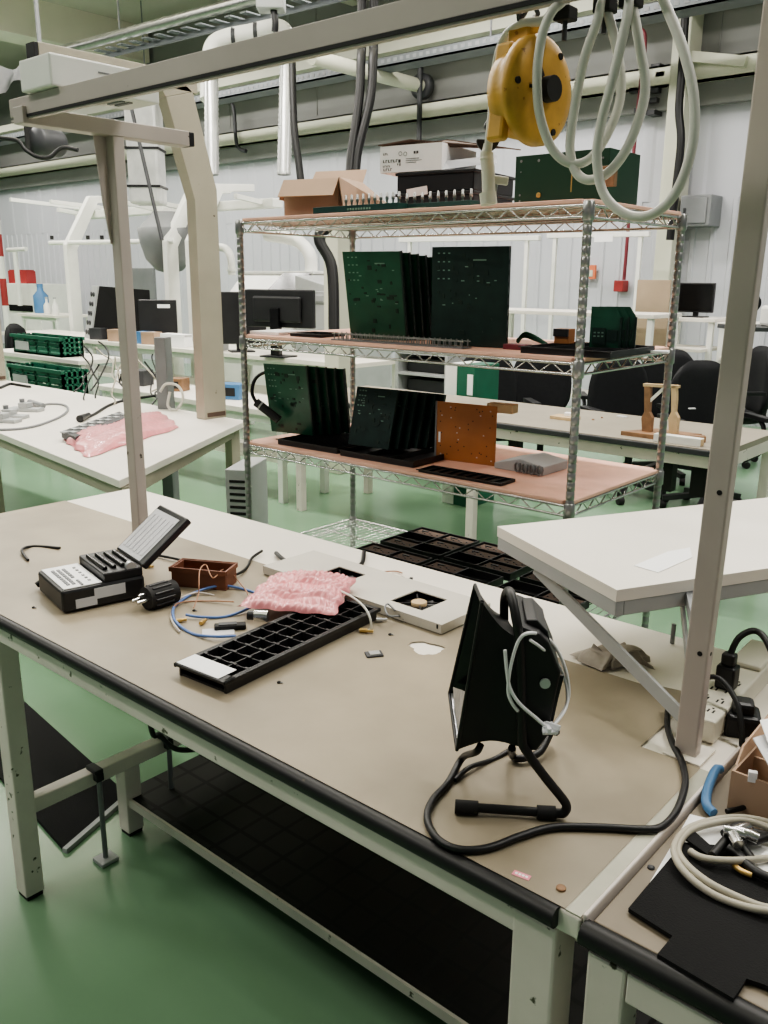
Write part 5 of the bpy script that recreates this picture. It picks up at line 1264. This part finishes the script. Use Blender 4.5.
# far overhead tubes behind the rack
def tube_light(label, a, b, drop=0):
    t = thing('overhead_rail_lamp', label, 'lamp rail', tuple((a+b)/2)); MB().beam(a, b, .06, .05).build('rail', 'white_paint', t, .005)
    for f in (.08, .92):
        c = a+(b-a)*f; MB().box(c.x-.02, c.x+.02, c.y-.02, c.y+.02, 0.0, c.z-.02).build('post', 'white_paint', t)
tube_light('long white overhead lamp rail seen below the top shelf of the rack', ony(400, 240, 8.4), ony(664, 240, 8.0) if False else ony(540, 238, 8.4))
tube_light('white overhead lamp rail left of the wall column, seen through the rack', ony(548, 236, 8.9), ony(650, 234, 8.9))
t = thing('white_sign', 'small blank white plate hanging under the overhead lamp rail', 'plate', tuple(ony(603, 238, 8.8))); p = ony(594, 242, 8.8); q = ony(613, 234, 8.8); MB().box(p.x, q.x, 8.8, 8.81, p.z, q.z).build('plate', 'paper', t)
# ------------------------------------------------------------------ left background: white bent-frame workstations
RYY = 6.4
def bent(label, x_base, flip=1):
    b = ony(x_base, 332, RYY); x = b.x
    t = thing('bent_column', label, 'column', (x, RYY, 0))
    prof = [(0, 0), (.16, 0), (.16, 1.90), (.52, 2.52), (1.0, 2.56), (1.0, 2.64), (.40, 2.60), (0, 1.96)]
    MB().slab([(x, RYY+flip*p, z) for p, z in prof], (.09, 0, 0)).build('column', 'white_paint', t, .006)
    return x
xs_ = [bent('white bent column left of the black rack equipment, far behind the left table', 70), bent('white bent column just left of the big beige column, far behind', 167), bent('white bent column half hidden behind the big beige column', 189)]
def rail(label, pts, r=.035, name='frame_rail'):
    return tag(MB().tube(pts, r, 10).build(name, 'white_paint'), label, 'rail')
yy = RYY+.55
def lum(label, x0, y0, x1, y1, Y, h=.07):
    a = ony(x0, y0, Y); b = ony(x1, y1, Y)
    t = thing('white_luminaire', label, 'lamp', tuple((a+b)/2)); MB().beam(a, b, .16, h).build('housing', 'white_paint', t, .01)
    for f in (.1, .9): c = a+(b-a)*f; MB().beam(c, (c.x, RYY+.1, c.z+.05), .05, .05).build('bracket', 'white_paint', t)
lum('white tubular lamp housing between the two far bent columns', 80, 216, 168, 209, yy, .10)
lum('white tubular lamp housing running right from the big beige column', 176, 209, 278, 203, yy, .10)
lum('white tubular lamp housing at far left beyond the first bent column', 78, 208, 130, 211, yy+.7, .08)
a = ony(50, 243, RYY+.05); b = ony(175, 241, RYY+.05)
t = thing('tool_rail', 'thin white tool rail with dark knobs between the far bent columns', 'rail', tuple(a)); MB().cyl(a, b, .03, 10).build('rail', 'white_paint', t)
mb = MB()
for x in (52, 88, 102): c = ony(x, 239.5, RYY+.05); mb.cyl(c, c+Vector((0, 0, .05)), .025, 8)
mb.build('knob', 'rubber', t)
# benches
def bench(label, xa, xb, Y0, Y1, z, top='laminate', under=None):
    t = thing('work_table', label, 'table', ((xa+xb)/2, (Y0+Y1)/2, 0))
    MB().box(xa, xb, Y0, Y1, z-.04, z).build('tabletop', top, t, .003)
    n = max(2, int((xb-xa)/1.6)+1)
    for k in range(n):
        x = xa+.04+(xb-xa-.12)*k/(n-1)
        for y in (Y0+.04, Y1-.09): MB().box(x, x+.05, y, y+.05, 0, z-.04).build('leg', 'white_paint', t, .003)
    MB().box(xa+.04, xb-.04, Y0+.05, Y0+.08, z-.10, z-.04).build('apron', 'white_paint', t)
    if under: MB().box(xa+.1, xb-.1, Y0+.1, Y1-.1, under-.03, under).build('shelf', top, t)
    return t
zb2 = .84
bench('long cream table carrying the far monitors behind the beige column', -11.5, -5.2, 5.55, 6.3, zb2, 'laminate', .45)
bench('white table with loose wiring in the middle left background', ony(88, 390, 4.1).x+.2, -4.45, 4.05, 4.6, .66, 'laminate_white', .3)
bench('cream side table under the white cabinet at far left', ony(30, 330, 7.8).x, ony(66, 318, 7.8).x, 7.6, 8.3, .92, 'laminate')
# equipment on the far table
def eq(x0, y0, x1, y1, Y): a = ony(x0, y1, Y); b = ony(x1, y0, Y); return a, b
a, b = eq(84, 286, 97, 333, 5.75)
t = thing('instrument_rack', 'tall instrument with grey knobbed front and black side on the far cream table', 'instrument', (a.x, 5.75, zb2), R(-18))
h = b.z-zb2
MB().slab([(0, 0, 0), (.30, 0, 0), (.34, .12, h), (.07, .12, h)], (0, .03, 0)).build('front_panel', 'light_grey', t, .004, False)
MB().slab([(.30, .02, 0), (.34, .14, h), (.95, .55, h*.94), (.95, .55, 0)], (-.26, .02, 0)).build('cabinet', 'black_matte', t, .004, False)
mb = MB()
for k in range(5):
    for j in range(2): mb.at((.10+j*.11+.03*k/5, .0+.12*(.12+.18*k), h*(.12+.18*k)), 0, R(90)).lathe([(.03, 0), (.03, .012), (.022, .016)], 10)
mb.build('knob', 'dark_grey', t, 0, False)
a, b = eq(133, 300, 154, 340, 5.9)
t = thing('monitor', 'black monitor with white sticker left of the second bent column', 'monitor', ((a.x+b.x)/2+.15, 6.0, zb2), R(48)); w = .42; h0 = .06; h1 = b.z-zb2
MB().box(-w/2, w/2, -.03, .03, h0, h1).build('housing', 'black_plastic', t, .008, False); MB().box(-.05, .05, -.02, .02, 0, h0+.05).box(-.12, .12, -.1, .1, 0, .015).build('stand', 'black_plastic', t, .004, False); MB().box(0, .14, -.032, -.03, h1-.09, h1-.05).build('sticker', 'paper', t, 0, False)
a, b = eq(249, 290, 306, 326, 5.6)
t = thing('monitor', 'black monitor seen from behind, left of the rack boards', 'monitor', ((a.x+b.x)/2, 5.62, zb2), R(10)); w = b.x-a.x; zc = a.z-zb2; h1 = b.z-zb2
MB().box(-w/2, w/2, 0, .05, zc, h1).build('housing', 'black_plastic', t, .012, False); MB().box(-w*.35, w*.35, -.04, 0, zc+.05, h1-.06).build('back_shell', 'black_plastic', t, .02, False); MB().box(-.05, .05, -.07, -.01, .01, zc+.18).build('stand', 'black_gloss', t, .008, False); MB().box(-.14, .14, -.12, .1, 0, .015).build('base', 'black_plastic', t, .004, False)
a, b = eq(228, 292, 246, 350, 5.7)
t = thing('monitor', 'black monitor turned edge-on beside the left rack post', 'monitor', ((a.x+b.x)/2, 5.75, zb2), R(60)); h1 = b.z-zb2
MB().box(-.25, .25, -.03, .03, .08, h1).build('housing', 'black_plastic', t, .008, False); MB().box(-.05, .05, -.02, .02, 0, .15).box(-.12, .12, -.1, .1, 0, .015).build('stand', 'black_plastic', t, .004, False)
a, b = eq(134, 268, 153, 300, 7.6); t = thing('partition_screen', 'grey upright panel behind the black monitor with the sticker', 'screen', (a.x, 7.6, 0)); MB().box(0, b.x-a.x, 0, .04, a.z-.3, b.z).build('panel', 'grey', t, .004, False); MB().box(0, .05, 0, .05, 0, a.z-.25).box(b.x-a.x-.05, b.x-a.x, 0, .05, 0, a.z-.25).build('leg', 'grey', t, 0, False)
# reflow machine: white sloped cabinet with dark window
a, b = eq(222, 274, 291, 330, 7.0); w = b.x-a.x
t = thing('white_machine', 'white machine with sloped lid and dark window behind the left rack post', 'machine', (a.x, 7.0, 0)); zt = b.z; zl = ony(240, 300, 7.0).z
MB().slab([(0, 0, 0), (0, 0, zl-.05), (0, .35, zt), (0, 1.1, zt), (0, 1.1, 0)], (w, 0, 0)).build('cabinet', 'white_paint', t, .01, False)
MB().slab([(w*.52, .04, zl+.0), (w*.95, .04, zl+.0), (w*.98, .34, zt+.005), (w*.62, .34, zt+.005)], (0, -.012, .01)).build('window', 'black_gloss', t, 0, False)
MB().box(-.02, w+.02, .33, 1.12, zt, zt+.035).build('lid_rim', 'white_paint', t, .006, False)
a2, b2 = eq(292, 280, 330, 335, 7.0); a2.x = a.x+w+.04
t = thing('grey_machine', 'pale grey machine with vents right of the white sloped machine', 'machine', (a2.x, 7.0, 0)); w2 = b2.x-a2.x
MB().box(.02, w2+.2, 0, .8, 0, b2.z-.18).slab([(.02, 0, b2.z-.18), (.02, 0, b2.z+.05), (w2+.2, 0, b2.z-.12), (w2+.2, 0, b2.z-.18)], (0, .8, 0)).build('cabinet', 'light_grey', t, .008, False)
MB().box(.25, .55, -.02, .3, b2.z-.25, b2.z-.12).box(.30, .5, -.04, -.02, b2.z-.23, b2.z-.16).build('control_unit', 'silver_flat', t, .004, False)
# white exhaust elbows
for x0, y0, x1, y1, lab, dx in ((224, 248, 233, 275, 'small white exhaust elbow above the machine, left of the rack post', 8), (287, 238, 312, 277, 'large white exhaust elbow above the machine, inside the rack', 22)):
    Y = 7.5; r = .05 if dx < 10 else .075
    p = [ony(x0-dx*.9, y0-(1 if dx < 10 else 3), Y), ony(x0, y0, Y), ony(x0+dx*.55, y0+4, Y), ony(x1-2, (y0+y1)/2-2, Y), ony(x1-1, y1, Y)]; 
    t = thing('exhaust_elbow', lab, 'pipe', tuple(p[-1])); MB().tube(spl(p, 6), r, 14).build('elbow', 'white_paint', t); MB().cyl((p[-1].x, p[-1].y, zt+.036), p[-1]+Vector((0, 0, .07)), r*1.35, 14).build('flange', 'white_paint', t)
# green crates
def crate(label, x0, y0, x1, y1, Y, z0):
    a = ony(x0, y1, Y); b = ony(x1, y0, Y); w = b.x-a.x; h = b.z-a.z; d = .24
    t = thing('green_crate', label, 'crate', (a.x, Y, a.z))
    mb = MB().box(0, w, 0, d, 0, .02)
    for (u0, u1, v0, v1) in ((0, w, 0, .015), (0, w, d-.015, d), (0, .015, 0, d), (w-.015, w, 0, d)):
        for k in range(4): mb.box(u0, u1, v0, v1, h*(.02+.25*k), h*(.02+.25*k)+h*.17)
        n = 4
        for k in range(n+1):
            if v1-v0 < .1: x = u0+(u1-u0-.03)*k/n; mb.box(x, x+.03, v0, v1, 0, h)
            else: y = v0+(v1-v0-.03)*k/n; mb.box(u0, u1, y, y+.03, 0, h)
    mb.box(-.02, w+.02, -.02, .012, h-.03, h).box(-.02, w+.02, d-.012, d+.01, h-.03, h).build('crate_body', 'crate_green', t, 0, False)
    MB().box(w*.08, w*.35, -.018, -.004, h*.2, h*.65).build('label_card', 'light_grey', t, 0, False)
    return a
ca = crate('upper green plastic crate behind the left end of the white table', 14, 338, 60, 352, 4.4, 0)
cb = crate('green plastic crate standing on the low shelf behind the left table', 12, 371, 62, 390, 4.0, 0)
a = ony(20, 353, 4.4); b = ony(74, 352, 4.4); bench('narrow white table carrying the upper green crate', a.x-.6, b.x+.15, 4.35, 4.85, ca.z-.001, 'laminate_white', cb.z-.002 if False else None)
a = ony(18, 390, 4.1); b = ony(80, 390, 4.1)
a.x, b.x = ony(12, 390, 4.0).x, ony(62, 390, 4.0).x
t = thing('low_stand', 'low dark stand carrying the lower green crate', 'stand', ((a.x+b.x)/2, 4.1, 0)); MB().box(a.x-.05, b.x+.05, 3.92, 4.32, cb.z-.03, cb.z).build('top', 'dark_grey', t)
for x in (a.x, b.x-.05):
    for y in (3.95, 4.26): MB().box(x, x+.04, y, y+.04, 0, cb.z-.03).build('leg', 'dark_grey', t)
# grey stub post in front of the tables
p = dep(166, 400, 5.2)
tag(MB().at((p.x, p.y, 0), .5).box(-.035, .035, -.045, .045, 0, dep(166, 336, 5.2).z).build('grey_post', 'grey', None, .004), 'grey metal post standing left of the big beige column base', 'post')
# wiring mess
rr = random.Random(11)
for k in range(11):
    x0 = rr.uniform(78, 160); y0 = rr.uniform(338, 372); w = rr.uniform(5.4, 6.2)
    pts = [dep(x0, y0, w)]
    for j in range(5): x0 += rr.uniform(-9, 12); y0 = y0+rr.uniform(4, 16); pts.append(dep(x0, min(y0, 428), w-.05*j))
    side = ['black', 'grey'][k % 2]
    cable('loose_wire', 'loose thin wire hanging in the tangle behind the left white table', 'wire', pts, .0055, 'cable_black' if k % 3 else 'cable_grey', group='tangled wires behind the left table', n=6, k=4)
cable('white_wire', 'white cable loop hanging beside the grey metal post', 'wire', [dep(160, 392, 5.1), dep(166, 384, 5.1), dep(178, 386, 5.1), dep(183, 398, 5.1), dep(176, 410, 5.1), dep(168, 406, 5.1), dep(170, 392, 5.1)], .008, 'hose_white')
# small clutter boxes on the far tables
clut = [(100, 343, 'dark_grey'), (118, 341, 'cardboard'), (146, 350, 'blue_plastic'), (152, 343, 'cardboard'), (172, 352, 'paper'), (182, 350, 'paper'), (218, 357, 'light_grey')]
labs = ['small dark box on the far cream table left of the left upright', 'small brown carton on the far cream table by the left upright', 'blue box on the far cream table under the stickered monitor', 'brown carton on the far cream table right of the blue box', 'white box on the far cream table beside the second bent column', 'second white box on the far cream table near the beige column', 'grey box on the far cream table right of the beige column']
for (x, y, m), lab in zip(clut, labs):
    p = ony(x, y, 5.7); t = thing('small_box', lab, 'box', (p.x, 5.7, zb2), .3); MB().box(-.09, .09, -.07, .07, 0, .13).build('body', m, t, .004, False); MB().box(-.09, .09, -.072, .072, .10, .132).build('lid', m, t, .003, False)
lab2 = ['dark unit on the white table with wiring, left', 'brown unit on the white table with wiring, middle', 'white unit on the white table with wiring, right', 'blue canister on the low shelf beside the left rack post']
for (x, y, m, s), lab in zip(((140, 400, 'dark_grey', .10), (178, 396, 'wood', .08), (130, 398, 'paper', .09), (233, 392, 'blue_plastic', .09)), lab2):
    p = ony(x, y, 4.3); t = thing('electronic_unit', lab, 'unit', (p.x, 4.3, .66), .4); MB().box(-s, s, -s*.8, s*.8, 0, s*1.3).build('body', m, t, .006, False); MB().box(-s*.6, s*.6, -s*.82, -s*.8, s*.3, s).build('front_panel', 'rubber', t, 0, False)
# far left machine, red boxes, striped pole
a, b = eq(8, 284, 38, 333, 8.6); w = b.x-a.x
t = thing('white_cabinet', 'white cabinet with a dark slot at the far left of the hall', 'cabinet', (a.x, 8.6, 0)); MB().box(0, w, 0, .6, 0, b.z).build('body', 'white_paint', t, .01, False); zz = ony(20, 308, 8.6).z; MB().box(w*.05, w*.8, -.012, 0, zz-.06, zz+.06).build('slot', 'black_gloss', t, 0, False)
for i, (x0, x1, lab) in enumerate(((9, 14, 'left red box on top of the white cabinet'), (18, 26, 'right red box on top of the white cabinet'))):
    p = ony(x0, 284, 8.75); q = ony(x1, 273, 8.75); t = thing('red_box', lab, 'box', (p.x, 8.75, b.z)); MB().box(0, q.x-p.x, 0, .2, 0, q.z-p.z+.03).build('body', 'red', t, .006, False); MB().box(.02, q.x-p.x-.02, .02, .18, q.z-p.z+.03, q.z-p.z+.05).build('lid', 'red', t, .003, False)
p0, p1 = ony(8, 330, 8.2), ony(2, 200, 8.2)
t = thing('striped_pole', 'red and white striped pole at the left picture edge', 'pole', (p0.x, 8.2, 0)); zs = [0, 1.0, 1.5, 1.9, 2.3, 2.55, 3.0, 4.2]
for k in range(7): MB().cyl((p0.x, 8.2, zs[k]), (p0.x, 8.2, zs[k+1]), .06, 12).build('band', 'red' if k % 2 else 'white_paint', t)
t = thing('wall_bracket_rail', 'short white rail on a post beside the striped pole', 'rail', tuple(ony(18, 250, 8.4))); p, q = ony(8, 250, 8.4), ony(26, 249, 8.4); MB().cyl(p, q, .04, 10).build('rail', 'white_paint', t); c = ony(15, 252, 8.4); MB().cyl((c.x, 8.4, 1.0), c, .045, 10).build('post', 'white_paint', t)
p = ony(41, 300, 8.0); t = thing('water_jug', 'blue jug standing right of the white cabinet at far left', 'jug', (p.x, 8.0, .92)); MB().at((0, 0, 0)).lathe([(.12, 0), (.13, .02), (.13, .3), (.06, .38), (.05, .45)], 14).build('body', 'blue_plastic', t, 0, False); MB().at((0, 0, .45)).lathe([(.055, 0), (.055, .05)], 12).build('cap', 'blue_plastic', t, 0, False)
for (x, lab) in ((48, 'left white bottle on the far cream side table'), (56, 'right white bottle on the far cream side table')):
    p = ony(x, 318, 7.8); t = thing('bottle', lab, 'bottle', (p.x, 7.8, .92)); MB().lathe([(.05, 0), (.055, .02), (.055, .15), (.02, .2), (.02, .26)], 12).build('body', 'white_paint', t, 0, False); MB().at((0, 0, .26)).lathe([(.024, 0), (.024, .03)], 10).build('cap', 'light_grey', t, 0, False)
dup(ch0, cpos(14, 347, 10.2), 2.2, 'black office chair at far left in front of the white cabinet', 'black office chairs')
# green floor line reflections come from the lamps; drawers behind the rack
a, b = eq(395, 352, 448, 395, 5.6); w = b.x-a.x
t = thing('drawer_unit', 'grey shelf unit with dark open slots seen through the rack', 'shelf unit', (a.x, 5.6, 0))
mb = MB().box(0, .03, 0, .4, 0, b.z).box(w-.03, w, 0, .4, 0, b.z).box(0, w, .38, .4, 0, b.z)
for k in range(5): zz = b.z-.02-k*.17; mb.box(.03, w-.03, 0, .38, zz-.02, zz)
mb.build('carcass', 'light_grey', t, 0, False)
for k in range(4): MB().box(.05, w-.05, .1, .36, b.z-.02-(k+1)*.17, b.z-.08-k*.17).build('dark_bin', 'dark_grey', t, .004, False)
a, b = eq(456, 366, 475, 400, 4.9); t = thing('green_cabinet', 'green cabinet with white label behind the orange board', 'cabinet', (a.x, 4.9, 0)); MB().box(0, b.x-a.x, 0, .3, 0, b.z).build('body', 'crate_green', t, .006, False); MB().box((b.x-a.x)*.62, (b.x-a.x)*.92, -.004, 0, b.z-.2, b.z-.06).build('label', 'paper', t, 0, False)
MB().box(-.1, 0, .0, .3, 0, b.z).build('side_panel', 'white_paint', t, .004, False)
p = dep(338, 300, 6.9); tag(MB().box(p.x-.08, p.x+.08, p.y-.08, p.y+.08, 0, dep(338, 216, 6.9).z).build('pale_column', 'beam_cream', None, .006), 'pale square column seen behind the left boards in the rack', 'column')
# far right: machine edge beside the upright
p = dep(764, 325, 6.2); t = thing('far_table', 'dark edged table with white roller unit at the right picture edge', 'table', (p.x, p.y, 0)); zz = dep(760, 326, 6.2).z
MB().at((0, 0, 0), YAW).box(-.22, .5, -.2, .3, zz-.03, zz).build('top', 'dark_grey', t, .003, False); MB().at((0, 0, 0), YAW).box(-.2, -.15, -.15, -.1, 0, zz-.03).box(.4, .45, -.15, -.1, 0, zz-.03).build('leg', 'dark_grey', t, 0, False); MB().at((0, 0, 0), YAW).box(.0, .3, -.1, .1, zz, zz+.14).build('roller_unit', 'white_paint', t, .02, False)
p = dep(749, 322, 6.1); t = thing('small_fan', 'small black desk fan standing at the right edge behind the upright', 'fan', (p.x, p.y, zz)); MB().at((0, 0, .16), YAW, R(90)).lathe([(.0, -.03), (.06, -.03), (.07, 0), (.06, .03), (0, .03)], 16).build('head', 'black_plastic', t, 0, False); MB().cyl((0, 0, 0), (0, 0, .1), .02, 8).build('stem', 'black_plastic', t, 0, False); MB().lathe([(.05, 0), (.05, .012)], 14).build('base', 'black_plastic', t, 0, False)
